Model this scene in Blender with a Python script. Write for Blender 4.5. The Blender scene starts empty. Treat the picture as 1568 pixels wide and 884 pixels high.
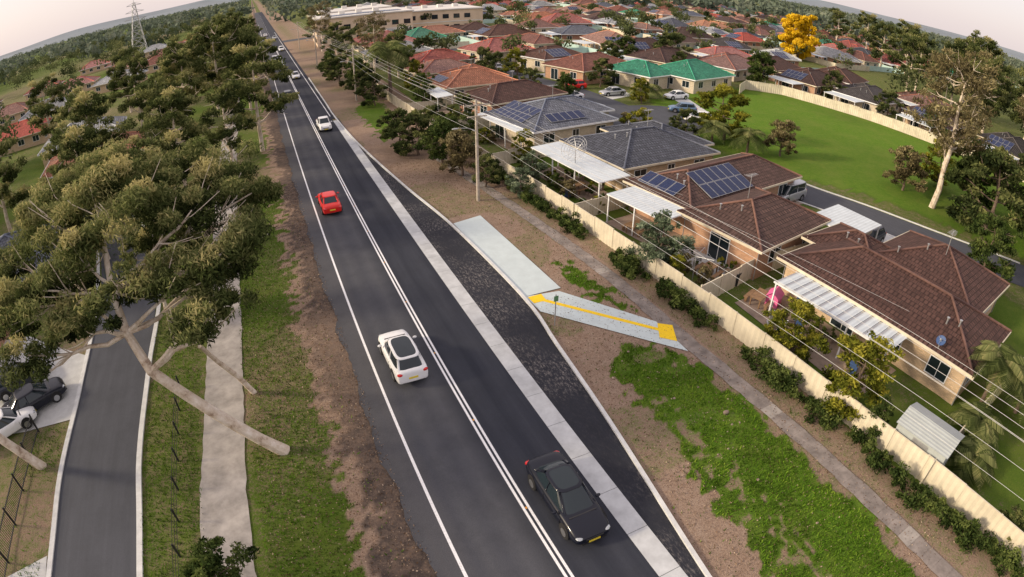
import bpy, math, random
import numpy as np
from mathutils import Vector, Matrix
random.seed(7); rng=np.random.default_rng(7)
C=bpy.context.collection
def link(o,parent=None):
    C.objects.link(o)
    if parent: o.parent=parent
    return o
def empty(name,loc=(0,0,0),rot=0):
    e=bpy.data.objects.new(name,None); e.empty_display_size=.5; e.location=loc; e.rotation_euler=(0,0,rot); C.objects.link(e); return e
# ---------------------------------------------------------------- materials
class NT:
    def __init__(s,name):
        s.m=bpy.data.materials.new(name); s.m.use_nodes=True; s.t=s.m.node_tree; s.b=s.t.nodes['Principled BSDF']; s.out=s.t.nodes['Material Output']
    def n(s,typ,**k):
        x=s.t.nodes.new(typ)
        for a,v in k.items(): setattr(x,a,v)
        return x
    def l(s,a,b): s.t.links.new(a,b)
    def math(s,op,a,b=None,clamp=False):
        x=s.n('ShaderNodeMath',operation=op,use_clamp=clamp)
        for i,q in enumerate((a,b)):
            if q is None: continue
            if isinstance(q,(int,float)): x.inputs[i].default_value=q
            else: s.l(q,x.inputs[i])
        return x.outputs[0]
    def mix(s,f,a,b,mode='MIX'):
        x=s.n('ShaderNodeMix',data_type='RGBA',blend_type=mode)
        for i,q in ((0,f),(6,a),(7,b)):
            if isinstance(q,(int,float)): x.inputs[i].default_value=q
            elif isinstance(q,tuple): x.inputs[i].default_value=(*q[:3],1)
            else: s.l(q,x.inputs[i])
        return x.outputs[2]
    def noise(s,vec,scale,det=3,rough=.6):
        x=s.n('ShaderNodeTexNoise'); x.inputs['Scale'].default_value=scale; x.inputs['Detail'].default_value=det; x.inputs['Roughness'].default_value=rough
        if vec is not None: s.l(vec,x.inputs['Vector'])
        return x.outputs[0]
    def ramp(s,f,stops):
        x=s.n('ShaderNodeValToRGB'); e=x.color_ramp.elements
        while len(e)<len(stops): e.new(.5)
        for i,(p,c) in enumerate(stops):
            e[i].position=p; e[i].color=(*c,1) if isinstance(c,tuple) else (c,c,c,1)
        s.l(f,x.inputs[0]); return x.outputs[0]
    def bump(s,h,st=.3,d=.02):
        x=s.n('ShaderNodeBump'); x.inputs['Strength'].default_value=st; x.inputs['Distance'].default_value=d; s.l(h,x.inputs['Height']); s.l(x.outputs[0],s.b.inputs['Normal'])
    def pos(s): return s.n('ShaderNodeNewGeometry').outputs['Position']
    def obj(s): return s.n('ShaderNodeTexCoord').outputs['Object']
def sc(c,k): return tuple(min(1,v*k) for v in c)
def simple(name,col,rough=.7,var=.25,scale=3,metal=0,bump=0,coat=0):
    t=NT(name); p=t.obj(); n=t.noise(p,scale,5,.65)
    t.l(t.ramp(n,[(.3,sc(col,1-var)),(.7,sc(col,1+var))]),t.b.inputs['Base Color'])
    t.b.inputs['Roughness'].default_value=rough; t.b.inputs['Metallic'].default_value=metal; t.b.inputs['Coat Weight'].default_value=coat
    if bump: t.bump(n,bump)
    return t.m
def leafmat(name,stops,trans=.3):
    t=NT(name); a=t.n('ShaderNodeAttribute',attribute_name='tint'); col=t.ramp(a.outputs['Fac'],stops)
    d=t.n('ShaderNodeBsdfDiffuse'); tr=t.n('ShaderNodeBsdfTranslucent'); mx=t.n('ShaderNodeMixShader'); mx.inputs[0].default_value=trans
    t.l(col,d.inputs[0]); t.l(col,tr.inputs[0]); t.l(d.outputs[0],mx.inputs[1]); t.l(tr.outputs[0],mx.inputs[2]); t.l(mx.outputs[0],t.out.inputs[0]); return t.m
M={}
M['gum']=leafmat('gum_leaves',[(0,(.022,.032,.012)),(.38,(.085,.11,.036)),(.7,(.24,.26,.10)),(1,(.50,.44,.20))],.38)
M['gum2']=leafmat('gum_leaves_dark',[(0,(.022,.034,.014)),(.5,(.085,.11,.038)),(1,(.26,.27,.10))],.33)
M['shrub']=leafmat('shrub_leaves',[(0,(.018,.03,.01)),(.5,(.06,.092,.026)),(1,(.17,.21,.06))])
M['grey']=leafmat('grey_green_leaves',[(0,(.05,.07,.04)),(.5,(.14,.185,.11)),(1,(.32,.38,.25))])
M['yg']=leafmat('yellow_green_leaves',[(0,(.035,.045,.008)),(.5,(.13,.15,.02)),(1,(.38,.35,.05))])
M['yellow']=leafmat('yellow_leaves',[(0,(.35,.22,.01)),(.5,(.75,.5,.02)),(1,(.95,.72,.06))])
M['rust']=leafmat('rust_leaves',[(0,(.06,.05,.025)),(.5,(.18,.15,.075)),(1,(.38,.33,.17))])
M['grassb']=leafmat('grass_blades',[(0,(.045,.085,.010)),(.5,(.115,.24,.02)),(1,(.27,.38,.05))])
M['litter']=leafmat('leaf_litter',[(0,(.07,.04,.02)),(.5,(.20,.13,.085)),(1,(.48,.38,.28))],.05)
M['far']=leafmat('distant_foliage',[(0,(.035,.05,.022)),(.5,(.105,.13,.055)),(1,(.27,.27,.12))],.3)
M['far_haze']=leafmat('hazed_horizon_foliage',[(0,(.08,.105,.08)),(.5,(.14,.175,.13)),(1,(.24,.26,.19))],.2)  # paler, greyer greens: distance haze put into the leaf colour
t=NT('gum_bark'); p=t.obj(); n=t.noise(p,1.8,6,.7); t.l(t.ramp(n,[(.3,(.24,.15,.10)),(.45,(.58,.48,.37)),(.7,(.80,.73,.64))]),t.b.inputs['Base Color']); t.b.inputs['Roughness'].default_value=.85; t.bump(n,.5,.05); M['bark']=t.m
M['bark2']=simple('dark_bark',(.14,.10,.075),.9,.4,4,bump=.4)
M['pole']=simple('weathered_timber',(.42,.37,.31),.85,.3,3)
M['conc']=simple('concrete',(.52,.53,.52),.85,.12,2)
M['kerbc']=simple('kerb_concrete',(.62,.63,.62),.85,.15,2)
M['path']=simple('old_concrete',(.23,.20,.18),.9,.4,1.2)
M['path3']=simple('old_concrete_light',(.33,.30,.27),.9,.3,1.2)
M['path2']=simple('footpath_concrete',(.36,.335,.31),.9,.34,.9)
M['slab']=simple('new_concrete',(.53,.61,.62),.8,.07,1.2)
M['white']=simple('white_metal',(.78,.79,.80),.5,.08,1)
M['cream']=simple('cream_fence',(.62,.56,.43),.6,.18,.6)
M['cyan']=simple('pale_fence',(.45,.62,.58),.6,.12,.5)
M['black']=simple('black_metal',(.02,.02,.022),.5,.2,3)
M['wire']=simple('wire',(.6,.6,.6),.5,.1,3,metal=.2)
M['yellow_p']=simple('tactile_yellow',(.9,.6,.0),.6,.10,8)
M['steel']=simple('steel',(.45,.46,.47),.4,.15,2,metal=.6)
M['orange']=simple('orange_reflector',(.8,.35,.03),.4,.1,3)
M['pink']=simple('pink_plastic',(.8,.16,.38),.5,.1,3)
M['blue']=simple('blue_plastic',(.05,.10,.24),.6,.15,3)
M['green_s']=simple('sign_green',(.1,.25,.12),.5,.1,3)
M['wood']=simple('timber',(.25,.15,.08),.8,.3,3)
M['tyre']=simple('tyre',(.015,.015,.016),.85,.2,5)
M['rim']=simple('alloy_rim',(.45,.46,.48),.3,.1,5,metal=.8)
M['red_l']=simple('tail_lamp',(.6,.01,.01),.2,.1,5,coat=1)
M['lamp']=simple('head_lamp',(.45,.48,.5),.12,.05,5,metal=.5,coat=1)
M['plate']=simple('number_plate',(.75,.6,.05),.5,.05,5)
M['dirtpad']=simple('paving',(.30,.23,.18),.9,.3,1)
def glass():
    t=NT('dark_glass'); t.b.inputs['Base Color'].default_value=(.015,.025,.032,1); t.b.inputs['Roughness'].default_value=.06; t.b.inputs['Specular IOR Level'].default_value=.55; return t.m
M['glass']=glass()
def paint(name,col,metal=.1):
    t=NT(name); t.b.inputs['Roughness'].default_value=.35; t.b.inputs['Metallic'].default_value=metal; t.b.inputs['Coat Weight'].default_value=.4; t.b.inputs['Coat Roughness'].default_value=.05; t.b.inputs['Specular IOR Level'].default_value=.25
    n=t.noise(t.obj(),1.5,3); t.l(t.mix(n,sc(col,.92),sc(col,1.06)),t.b.inputs['Base Color']); return t.m
P_={k:paint('paint_'+k,c,m) for k,c,m in [('white',(.82,.83,.84),0),('black',(.005,.007,.016),0),('red',(.66,.02,.015),.0),('silver',(.5,.52,.54),.5),('blue',(.12,.2,.32),.3),('dark',(.04,.045,.06),.2)]}
def tile(name,col,var=.3):
    t=NT(name); uv=t.n('ShaderNodeTexCoord').outputs['UV']
    b=t.n('ShaderNodeTexBrick'); t.l(uv,b.inputs['Vector']); b.inputs['Scale'].default_value=1; b.inputs['Brick Width'].default_value=.34; b.inputs['Row Height'].default_value=.36; b.inputs['Mortar Size'].default_value=.04; b.inputs['Mortar Smooth'].default_value=.6; b.inputs['Bias'].default_value=0
    b.inputs['Color1'].default_value=(*sc(col,1-var),1); b.inputs['Color2'].default_value=(*sc(col,1+var),1); b.inputs['Mortar'].default_value=(*sc(col,.25),1)
    oi=t.n('ShaderNodeObjectInfo'); mp=t.n('ShaderNodeMapping'); t.l(uv,mp.inputs[0]); cx=t.n('ShaderNodeCombineXYZ'); t.l(t.math('MULTIPLY',oi.outputs['Random'],50.),cx.inputs[0]); t.l(cx.outputs[0],mp.inputs['Location'])
    n=t.noise(mp.outputs[0],.3,6,.75); c=t.mix(t.ramp(n,[(.38,.0),(.68,.65)]),b.outputs[0],sc(col,.5)); n5=t.noise(mp.outputs[0],1.1,5,.7); c=t.mix(t.ramp(n5,[(.52,.0),(.72,.3)]),c,sc(col,2.)); hs=t.n('ShaderNodeHueSaturation'); t.l(c,hs.inputs['Color']); t.l(t.math('ADD',t.math('MULTIPLY',oi.outputs['Random'],.4),.72),hs.inputs['Value']); t.l(t.math('ADD',t.math('MULTIPLY',t.math('FRACT',t.math('MULTIPLY',oi.outputs['Random'],7.3)),.4),.65),hs.inputs['Saturation']); t.l(hs.outputs[0],t.b.inputs['Base Color'])
    t.b.inputs['Roughness'].default_value=.8; t.b.inputs['Specular IOR Level'].default_value=.3
    sep=t.n('ShaderNodeSeparateXYZ'); t.l(uv,sep.inputs[0]); fr=t.math('FRACT',t.math('DIVIDE',sep.outputs[1],.36)); wv=t.math('SINE',t.math('MULTIPLY',sep.outputs[0],18.48))
    t.bump(t.math('ADD',t.math('MULTIPLY',fr,-1.),t.math('MULTIPLY',wv,.4)),1.,.08); return t.m
RC=dict(brown=(.125,.064,.048),choc=(.092,.048,.039),grey=(.095,.105,.135),bluegrey=(.13,.15,.20),red=(.42,.09,.065),terra=(.42,.18,.11),brick=(.26,.10,.07),green=(.035,.26,.155),dark=(.07,.062,.062),orange=(.46,.20,.10),lgrey=(.38,.40,.42))
R_={k:tile('roof_tiles_'+k,c) for k,c in RC.items()}; CAP={k:simple('ridge_cap_'+k,sc(c,1.35),.8,.3,2) for k,c in RC.items()}
def bricks(name,col):
    t=NT(name); o=t.obj(); s=t.n('ShaderNodeSeparateXYZ'); t.l(o,s.inputs[0]); c=t.n('ShaderNodeCombineXYZ'); t.l(t.math('ADD',s.outputs[0],s.outputs[1]),c.inputs[0]); t.l(s.outputs[2],c.inputs[1])
    b=t.n('ShaderNodeTexBrick'); t.l(c.outputs[0],b.inputs['Vector']); b.inputs['Scale'].default_value=1; b.inputs['Brick Width'].default_value=.24; b.inputs['Row Height'].default_value=.09; b.inputs['Mortar Size'].default_value=.01
    b.inputs['Color1'].default_value=(*sc(col,.8),1); b.inputs['Color2'].default_value=(*sc(col,1.2),1); b.inputs['Mortar'].default_value=(.4,.36,.3,1); n=t.noise(o,.8,4)
    t.l(t.mix(t.math('MULTIPLY',n,.5),b.outputs[0],sc(col,.7)),t.b.inputs['Base Color']); t.b.inputs['Roughness'].default_value=.85; return t.m
W_={k:bricks('brick_'+k,c) for k,c in dict(cream=(.62,.44,.27),orange=(.48,.25,.14),red=(.36,.14,.085),pale=(.68,.58,.44)).items()}
def corr(name,col,per=.2,axis=0,amt=.6):
    t=NT(name); o=t.obj(); s=t.n('ShaderNodeSeparateXYZ'); t.l(o,s.inputs[0]); w=t.math('SINE',t.math('MULTIPLY',s.outputs[axis],6.283/per)); n=t.noise(o,.9,5,.7)
    c=t.mix(t.math('ADD',t.math('MULTIPLY',w,.5),.5),sc(col,amt),col); c2=t.mix(t.ramp(n,[(.4,0.),(.75,.6)]),c,sc(col,.62)); t.l(c2,t.b.inputs['Base Color']); t.b.inputs['Roughness'].default_value=.5; t.bump(w,.5,.02); return t.m
M['corrw']=corr('corrugated_white',(.64,.71,.75),.35,1,.84); M['corrs']=corr('corrugated_shed',(.46,.50,.49),.2,0,.8)
t=NT('solar_cells'); uv=t.n('ShaderNodeTexCoord').outputs['UV']; b=t.n('ShaderNodeTexBrick'); t.l(uv,b.inputs['Vector']); b.offset=0; b.inputs['Scale'].default_value=1; b.inputs['Brick Width'].default_value=.17; b.inputs['Row Height'].default_value=.17; b.inputs['Mortar Size'].default_value=.006; b.inputs['Color1'].default_value=(.006,.013,.055,1); b.inputs['Color2'].default_value=(.010,.02,.08,1); b.inputs['Mortar'].default_value=(.08,.11,.18,1); t.l(b.outputs[0],t.b.inputs['Base Color']); t.b.inputs['Roughness'].default_value=.3; t.b.inputs['Specular IOR Level'].default_value=.25; M['solar']=t.m
# ---------------------------------------------------------------- mesh builder
class MB:
    def __init__(s): s.v=[];s.f=[];s.m=[];s.uv=[]
    def face(s,pts,m=0,uv=None):
        k=len(s.v); s.v+= [tuple(p) for p in pts]; s.f.append(tuple(range(k,k+len(pts)))); s.m.append(m); s.uv.append(uv or [(0,0)]*len(pts))
    def box(s,x0,x1,y0,y1,z0,z1,m=0):
        a=[(x0,y0,z0),(x1,y0,z0),(x1,y1,z0),(x0,y1,z0),(x0,y0,z1),(x1,y0,z1),(x1,y1,z1),(x0,y1,z1)]
        for q in ((0,3,2,1),(4,5,6,7),(0,1,5,4),(1,2,6,5),(2,3,7,6),(3,0,4,7)): s.face([a[i] for i in q],m)
    def tube(s,pts,rad,seg=6,m=0,cap=True):
        rings=[]
        for i,p in enumerate(pts):
            p=Vector(p); d=(Vector(pts[min(i+1,len(pts)-1)])-Vector(pts[max(i-1,0)])).normalized()
            a=d.cross(Vector((0,0,1))) if abs(d.z)<.95 else d.cross(Vector((1,0,0))); a.normalize(); b=d.cross(a); r=rad[i] if isinstance(rad,(list,tuple)) else rad
            rings.append([p+a*math.cos(6.2832*j/seg)*r+b*math.sin(6.2832*j/seg)*r for j in range(seg)])
        k=len(s.v)
        for r in rings: s.v+=[tuple(q) for q in r]
        for i in range(len(rings)-1):
            for j in range(seg):
                j2=(j+1)%seg; s.f.append((k+i*seg+j,k+i*seg+j2,k+(i+1)*seg+j2,k+(i+1)*seg+j)); s.m.append(m); s.uv.append([(0,0)]*4)
        if cap:
            s.f.append(tuple(k+j for j in range(seg))); s.m.append(m); s.uv.append([(0,0)]*seg)
            q=k+(len(rings)-1)*seg; s.f.append(tuple(q+j for j in reversed(range(seg)))); s.m.append(m); s.uv.append([(0,0)]*seg)
    def ell(s,c,r,m=0,nu=10,nv=6):
        k=len(s.v)
        for i in range(nv+1):
            th=math.pi*i/nv
            for j in range(nu):
                ph=6.2832*j/nu; s.v.append((c[0]+r[0]*math.sin(th)*math.cos(ph),c[1]+r[1]*math.sin(th)*math.sin(ph),c[2]+r[2]*math.cos(th)))
        for i in range(nv):
            for j in range(nu):
                j2=(j+1)%nu; s.f.append((k+i*nu+j,k+(i+1)*nu+j,k+(i+1)*nu+j2,k+i*nu+j2)); s.m.append(m); s.uv.append([(0,0)]*4)
    def obj(s,name,mats,parent=None,loc=None,rot=0,smooth=False):
        me=bpy.data.meshes.new(name); me.from_pydata(s.v,[],s.f)
        for m in mats: me.materials.append(m)
        me.polygons.foreach_set('material_index',s.m)
        if smooth: me.polygons.foreach_set('use_smooth',[True]*len(s.f))
        u=me.uv_layers.new(name='UVMap'); fl=[c for f in s.uv for p in f for c in p]; u.data.foreach_set('uv',fl)
        me.update(); o=bpy.data.objects.new(name,me); link(o,parent)
        if loc: o.location=loc
        o.rotation_euler=(0,0,rot); return o
def crom(pts,step=1.0):
    P=[Vector(p) for p in pts]; P=[P[0]*2-P[1]]+P+[P[-1]*2-P[-2]]; out=[]
    for i in range(1,len(P)-2):
        n=max(2,int((P[i+1]-P[i]).length/step))
        for k in range(n):
            t=k/n; a,b,c,d=P[i-1:i+3]; out.append(.5*((2*b)+(c-a)*t+(2*a-5*b+4*c-d)*t*t+(3*b-a-3*c+d)*t**3))
    out.append(P[-2]); return out
def ribbon(name,pts,w,z,mat,h=None,step=1.0,parent=None,jit=0):
    c=crom(pts,step) if len(pts)>2 else [Vector(p) for p in pts]; mb=MB(); L=[];R=[]
    for i,p in enumerate(c):
        d=(c[min(i+1,len(c)-1)]-c[max(i-1,0)]).normalized(); n=Vector((d.y,-d.x)); L.append(p-n*(w/2+random.uniform(-jit,jit))); R.append(p+n*(w/2+random.uniform(-jit,jit)))
    for i in range(len(c)-1):
        mb.face([(*L[i],z),(*R[i],z),(*R[i+1],z),(*L[i+1],z)])
        if h:
            mb.face([(*L[i+1],z),(*L[i+1],z-h),(*L[i],z-h),(*L[i],z)]); mb.face([(*R[i],z),(*R[i],z-h),(*R[i+1],z-h),(*R[i+1],z)])
    return mb.obj(name,[mat],parent)
def poly(name,pts,z,mat,parent=None):
    mb=MB(); mb.face([(*p,z) for p in pts]); return mb.obj(name,[mat],parent)
# ---------------------------------------------------------------- noise helper
_vn={}
def vnoise(x,y,s,seed=0):
    if seed not in _vn: _vn[seed]=np.random.default_rng(seed).random((256,256))
    r=_vn[seed]; u=x/s; v=y/s; i=np.floor(u).astype(int); j=np.floor(v).astype(int); a=u-i; b=v-j; a=a*a*(3-2*a); b=b*b*(3-2*b)
    g=lambda p,q: r[p%256,q%256]
    return (g(i,j)*(1-a)+g(i+1,j)*a)*(1-b)+(g(i,j+1)*(1-a)+g(i+1,j+1)*a)*b
def inpoly(x,y,P):
    r=np.zeros(x.shape,bool); n=len(P)
    for i in range(n):
        x0,y0=P[i]; x1,y1=P[(i+1)%n]
        if y0==y1: continue
        c=((y0>y)!=(y1>y))&(x<(x1-x0)*(y-y0)/(y1-y0)+x0); r^=c
    return r
KERB=[(11.5,3),(11.7,7),(12.9,16.4),(13.6,23.3),(14.1,29),(13.6,41.6),(12.4,53),(11.1,70),(10.6,87)]
kx=np.array([p[0] for p in KERB]); ky=np.array([p[1] for p in KERB])
PARK=[(52,50),(60,76),(86,84),(96,77),(101,58),(104,36),(108,5),(70,0),(60,31),(51,44)]
GR=[[(14.3,90),(14.2,68),(16,70),(19,86),(19,100)],[(17.9,32.4),(19.6,31.8),(20.0,23.5),(19.2,24),(18.2,26.5)],[(15.4,19.6),(17,21.5),(20.2,18.5),(20.2,-4),(13.9,-4),(14.2,5.2),(14.7,11.4)]]
def masks(x,y):
    n1=vnoise(x+500,y+500,1.3,1); n2=vnoise(x+500,y+500,.45,2); n3=vnoise(x+900,y+900,5,3); n4=vnoise(x+900,y+900,22,4)
    X=x+(n1-.5)*1.1+(n2-.5)*1.6; Y=y+(n3-.5)*2+(n2-.5)*1.6
    g=np.full(x.shape,.62); lush=np.full(x.shape,.35)+.25*(n4-.5)
    left=X<-.2; g[left]=.52+.40*(n3[left]-.5)+.25*n4[left]; lush[left]=.36
    sh=(X>=-.2)&(X<4); g[sh]=.18
    a=(X<-6.6)&(X>-10.4); g[a]=.62
    k=np.interp(y,ky,kx,left=11.5,right=10.6)
    v=(x>k-.5)&(x<24.2)&(y<120); g[v]=.10+.32*(n3[v]>.62)
    v=(x>21.6)&(x<24.2)&(y<60); g[v]=.40
    v=(x>9)&(x<24)&(y>=88); g[v]=.36+.4*(n3[v]-.5)
    for P in GR:
        q=inpoly(X,Y,P); g[q]=.92-.2*(n1[q]>.7); lush[q]=.60+.35*n3[q]
    q=inpoly(X,Y,GR[2])&(n1*.5+n3*.5<.25); g[q]=.55
    q=(np.abs(X-(15.9+.03*(y-10)))<.25)&(y<17)&(y>2); g[q]=.45
    q=inpoly(X,Y,PARK); g[q]=.95+.2*(vnoise(x[q]+300,y[q]+300,7,12)-.6); lush[q]=.62+.45*vnoise(x[q]+300,y[q]+300,9,11)
    yd=(x>24.2)&(x<52)&(y<100); g[yd]=.60+.3*(n3[yd]); lush[yd]=.45
    dk=np.where((X>.5)&(X<3.2),1.,0.)*np.clip(.4+1.2*n3,0,1); return g,np.clip(lush,0,1),dk
# ---------------------------------------------------------------- ground (one sheet)
def build_ground():
    xs=np.concatenate([[-9000,-4000,-1500,-700,-350,-200,-120,-80,-60,-48,-40,-34,-29],np.arange(-26,30,.25),np.arange(30,130,1.2),[140,160,200,300,500,900,1800,4000,9000]])
    ys=np.concatenate([[-600,-200,-80,-30,-12],np.arange(-5,100,.28),np.arange(100,150,2.),[160,180,210,260,330,450,700,1200,2500,5000,9000]])
    X,Y=np.meshgrid(xs,ys); nx,ny=len(xs),len(ys); x=X.ravel(); y=Y.ravel(); z=np.zeros_like(x)
    near=(np.abs(x)<60)&(y<100); z[near]=(vnoise(x[near]+50,y[near]+50,1.1,9)-.5)*.05
    k=np.interp(y,ky,kx,left=11.5,right=10.6); rd=(x>1.6)&(x<k+.35); z[rd]=-.03
    rd=((x>-15.9)&(x<-9.9))|((x>-7.1)&(x<-3.9))|((x>19.2)&(x<22.2))|((x>13.3)&(x<17.6)&(y>18)&(y<44))|((x>16)&(x<21)&(y>17)&(y<30))|((x<-15)&(y>26)&(y<40)); z[rd]=np.minimum(z[rd],-.0)-.012
    me=bpy.data.meshes.new('ground'); me.vertices.add(len(x)); me.vertices.foreach_set('co',np.stack([x,y,z],1).ravel())
    i=np.arange((nx-1)*(ny-1)); r=i//(nx-1); c=i%(nx-1); a=r*nx+c; q=np.stack([a,a+1,a+1+nx,a+nx],1)
    me.loops.add(q.size); me.loops.foreach_set('vertex_index',q.ravel().astype(np.int32)); me.polygons.add(len(q)); me.polygons.foreach_set('loop_start',(np.arange(len(q))*4).astype(np.int32)); me.update(calc_edges=True)
    g,l,d=masks(x,y); at=me.attributes.new('zone','FLOAT_COLOR','POINT'); at.data.foreach_set('color',np.stack([g,l,d,np.ones_like(g)],1).ravel())
    me.polygons.foreach_set('use_smooth',[True]*len(q))
    t=NT('ground_soil_and_grass'); p=t.pos(); at=t.n('ShaderNodeAttribute',attribute_name='zone'); s=t.n('ShaderNodeSeparateColor'); t.l(at.outputs['Color'],s.inputs[0])
    n1=t.noise(p,1.6,6,.75); n2=t.noise(p,9,4,.7); n3=t.noise(p,.25,4,.6); n4=t.noise(p,30,2,.6)
    dirt=t.mix(n3,(.22,.145,.10),(.36,.26,.19)); dirt=t.mix(t.ramp(n1,[(.3,.0),(.7,.7)]),dirt,(.43,.335,.265)); dirt=t.mix(t.ramp(n4,[(.32,.55),(.55,0.)]),dirt,(.11,.07,.045)); dirt=t.mix(t.ramp(n2,[(.32,.65),(.5,0.)]),dirt,(.15,.095,.065))
    gd=t.mix(n2,(.038,.058,.012),(.115,.145,.03)); gl=t.mix(n2,(.055,.13,.010),(.15,.31,.025)); gl=t.mix(t.ramp(n1,[(.38,.0),(.75,.6)]),gl,(.24,.31,.04)); gr=t.mix(s.outputs[1],gd,gl); gr=t.mix(t.ramp(n4,[(.35,.6),(.6,0.)]),gr,(.03,.055,.01)); gr=t.mix(t.ramp(n3,[(.45,.0),(.75,.3)]),gr,(.22,.22,.06))
    f=t.math('ADD',s.outputs[0],t.math('MULTIPLY',t.math('SUBTRACT',t.math('ADD',t.math('MULTIPLY',n1,.5),t.math('MULTIPLY',n2,.5)),.5),1.9)); f=t.ramp(f,[(.34,0.),(.68,1.)])
    col=t.mix(f,dirt,gr); col=t.mix(t.math('MULTIPLY',s.outputs[2],t.ramp(n1,[(.35,.45),(.6,1.)])),col,(.075,.060,.053))
    t.l(col,t.b.inputs['Base Color']); t.b.inputs['Roughness'].default_value=1; t.b.inputs['Specular IOR Level'].default_value=.1; t.bump(n2,.9,.08)
    me.materials.append(t.m); link(bpy.data.objects.new('ground',me))
build_ground()
# ---------------------------------------------------------------- roads
def asphalt(name,base,stops=None,dust=0):
    t=NT(name); p=t.pos(); s=t.n('ShaderNodeSeparateXYZ'); t.l(p,s.inputs[0])
    if stops:
        x=t.math('DIVIDE',s.outputs[0],12.0); col=t.ramp(x,[(a/12,c) for a,c in stops])
    else: col=t.mix(.5,base,base)
    mp=t.n('ShaderNodeMapping'); mp.inputs['Scale'].default_value=(1.2,.08,1); t.l(p,mp.inputs[0]); st=t.noise(mp.outputs[0],1.5,5,.65)
    col=t.mix(t.ramp(st,[(.3,.0),(.75,.35)]),col,sc(base,2.0)); n=t.noise(p,40,2,.6); col=t.mix(t.ramp(n,[(.35,.45),(.65,0.)]),col,sc(base,.5)); n2=t.noise(p,.5,5,.7); col=t.mix(t.ramp(n2,[(.45,0.),(.8,.4)]),col,sc(base,.55))
    if dust:
        mp2=t.n('ShaderNodeMapping'); mp2.inputs['Scale'].default_value=(1.6,.6,1); t.l(p,mp2.inputs[0]); n3=t.noise(mp2.outputs[0],4.5,8,.85); n6=t.noise(p,.22,3,.5); col=t.mix(t.math('MULTIPLY',t.ramp(n3,[(.50,0.),(.68,dust)]),t.ramp(n6,[(.42,.06),(.62,1.)])),col,(.42,.38,.35))
    t.l(col,t.b.inputs['Base Color']); t.b.inputs['Roughness'].default_value=.85; t.b.inputs['Specular IOR Level'].default_value=.22; t.bump(n,.35,.01); return t.m
aL=(.082,.085,.10); aLt=(.106,.109,.122); aR=(.024,.028,.042); aRt=(.040,.044,.060); sh=(.108,.107,.114)
M['asph']=asphalt('road_asphalt',(.044,.048,.058),[(1.5,(.06,.055,.055)),(2.2,sh),(3.3,sh),(3.9,aL),(4.4,aLt),(5.1,aL),(5.8,aLt),(6.6,(.052,.055,.066)),(7.0,aR),(7.6,aRt),(8.4,aR),(9.2,aRt),(9.9,aR)])
M['bay']=asphalt('bay_asphalt',(.026,.028,.037),None,.8)
M['asph2']=asphalt('street_asphalt',(.078,.083,.097))
def worn(name,col):
    t=NT(name); n=t.noise(t.pos(),14,4,.7); t.l(t.mix(t.ramp(n,[(.3,.45),(.5,0.)]),col,(.3,.3,.31)),t.b.inputs['Base Color']); t.b.inputs['Roughness'].default_value=.6; return t.m
M['line']=worn('road_paint_white',(.87,.88,.89))
mb=MB(); yy=list(np.arange(-12,110,.5))+list(range(112,700,12))
le=[1.75+.45*float(vnoise(np.array([3.]),np.array([y+100.]),2.2,5)[0])+.16*random.random() for y in yy]
for i in range(len(yy)-1):
    r=10.0 if yy[i]<86 else 10.8; mb.face([(le[i],yy[i],.02),(r,yy[i],.02),(r,yy[i+1],.02),(le[i+1],yy[i+1],.02)])
mb.obj('main_road',[M['asph']])
mb=MB(); ys=np.arange(-2,87,1.0)
for a,b in zip(ys[:-1],ys[1:]): mb.face([(10.98,a,.018),(float(np.interp(a,ky,kx)),a,.018),(float(np.interp(b,ky,kx)),b,.018),(10.98,b,.018)])
mb.obj('bus_bay_asphalt',[M['bay']])
mb=MB(); y=-4.
while y<84:
    w=1.0 if y<70 else 1.0-.35*(y-70)/14
    mb.box(10.0,10.0+w,y+.012,y+2.4-.012,0,.028); y+=2.4
mb.obj('concrete_gutter_strip',[simple('gutter_concrete',(.50,.52,.53),.85,.20,.9)])
ribbon('kerb',KERB+[(10.7,100),(10.85,130)],.2,.13,M['kerbc'],h=.15)
mb=MB()
mb.face([(3.22,-12,.026),(3.36,-12,.026),(3.36,400,.026),(3.22,400,.026)])
for x in (6.72,6.95): mb.face([(x,-12,.026),(x+.12,-12,.026),(x+.12,215,.026),(x,215,.026)])
mb.face([(9.95,88,.026),(10.08,88,.026),(10.08,300,.026),(9.95,300,.026)])
for k in range(40): mb.face([(6.85,235+k*9,.026),(6.97,235+k*9,.026),(6.97,238+k*9,.026),(6.85,238+k*9,.026)])
mb.obj('road_line_markings',[M['line']])
mb=MB()
for k in range(26):
    y=1.5+k*6.; mb.box(6.86,6.93,y,y+.1,.025,.045)
mb.obj('road_reflectors',[M['orange']])
poly('bus_stop_pad',[(13.85,41.8),(16.5,42.4),(16.9,28.9),(14.25,28.9)],.035,M['slab'])
poly('ramp_path',[(14.25,28.895),(16.6,28.6),(20.4,22.8),(20.3,19.4),(14.35,26.9)],.033,M['slab'])
a=Vector((14.9,28.3)); b=Vector((20.35,21.6)); d=(b-a).normalized(); n=Vector((d.y,-d.x)); mb=MB()
mb.face([(*(a-n*.15),.040),(*(a+n*.15),.040),(*(b+n*.15),.040),(*(b-n*.15),.040)])
mb.face([(14.35,28.75,.044),(15.35,28.75,.044),(15.3,27.9,.044),(14.4,27.9,.044)])
mb.face([(19.55,21.3,.044),(20.35,22.6,.044),(21.1,22.0,.044),(20.3,20.5,.044)])
mb.obj('tactile_paving',[M['yellow_p']])
FP=[(18.2,60),(19.3,49.5),(20.4,37),(20.9,28),(20.9,19.7),(21.15,11.8),(21.1,2.6),(21.0,-6)]
mb=MB(); c=crom(FP,.75); w0=.55;w3=.55
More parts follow.
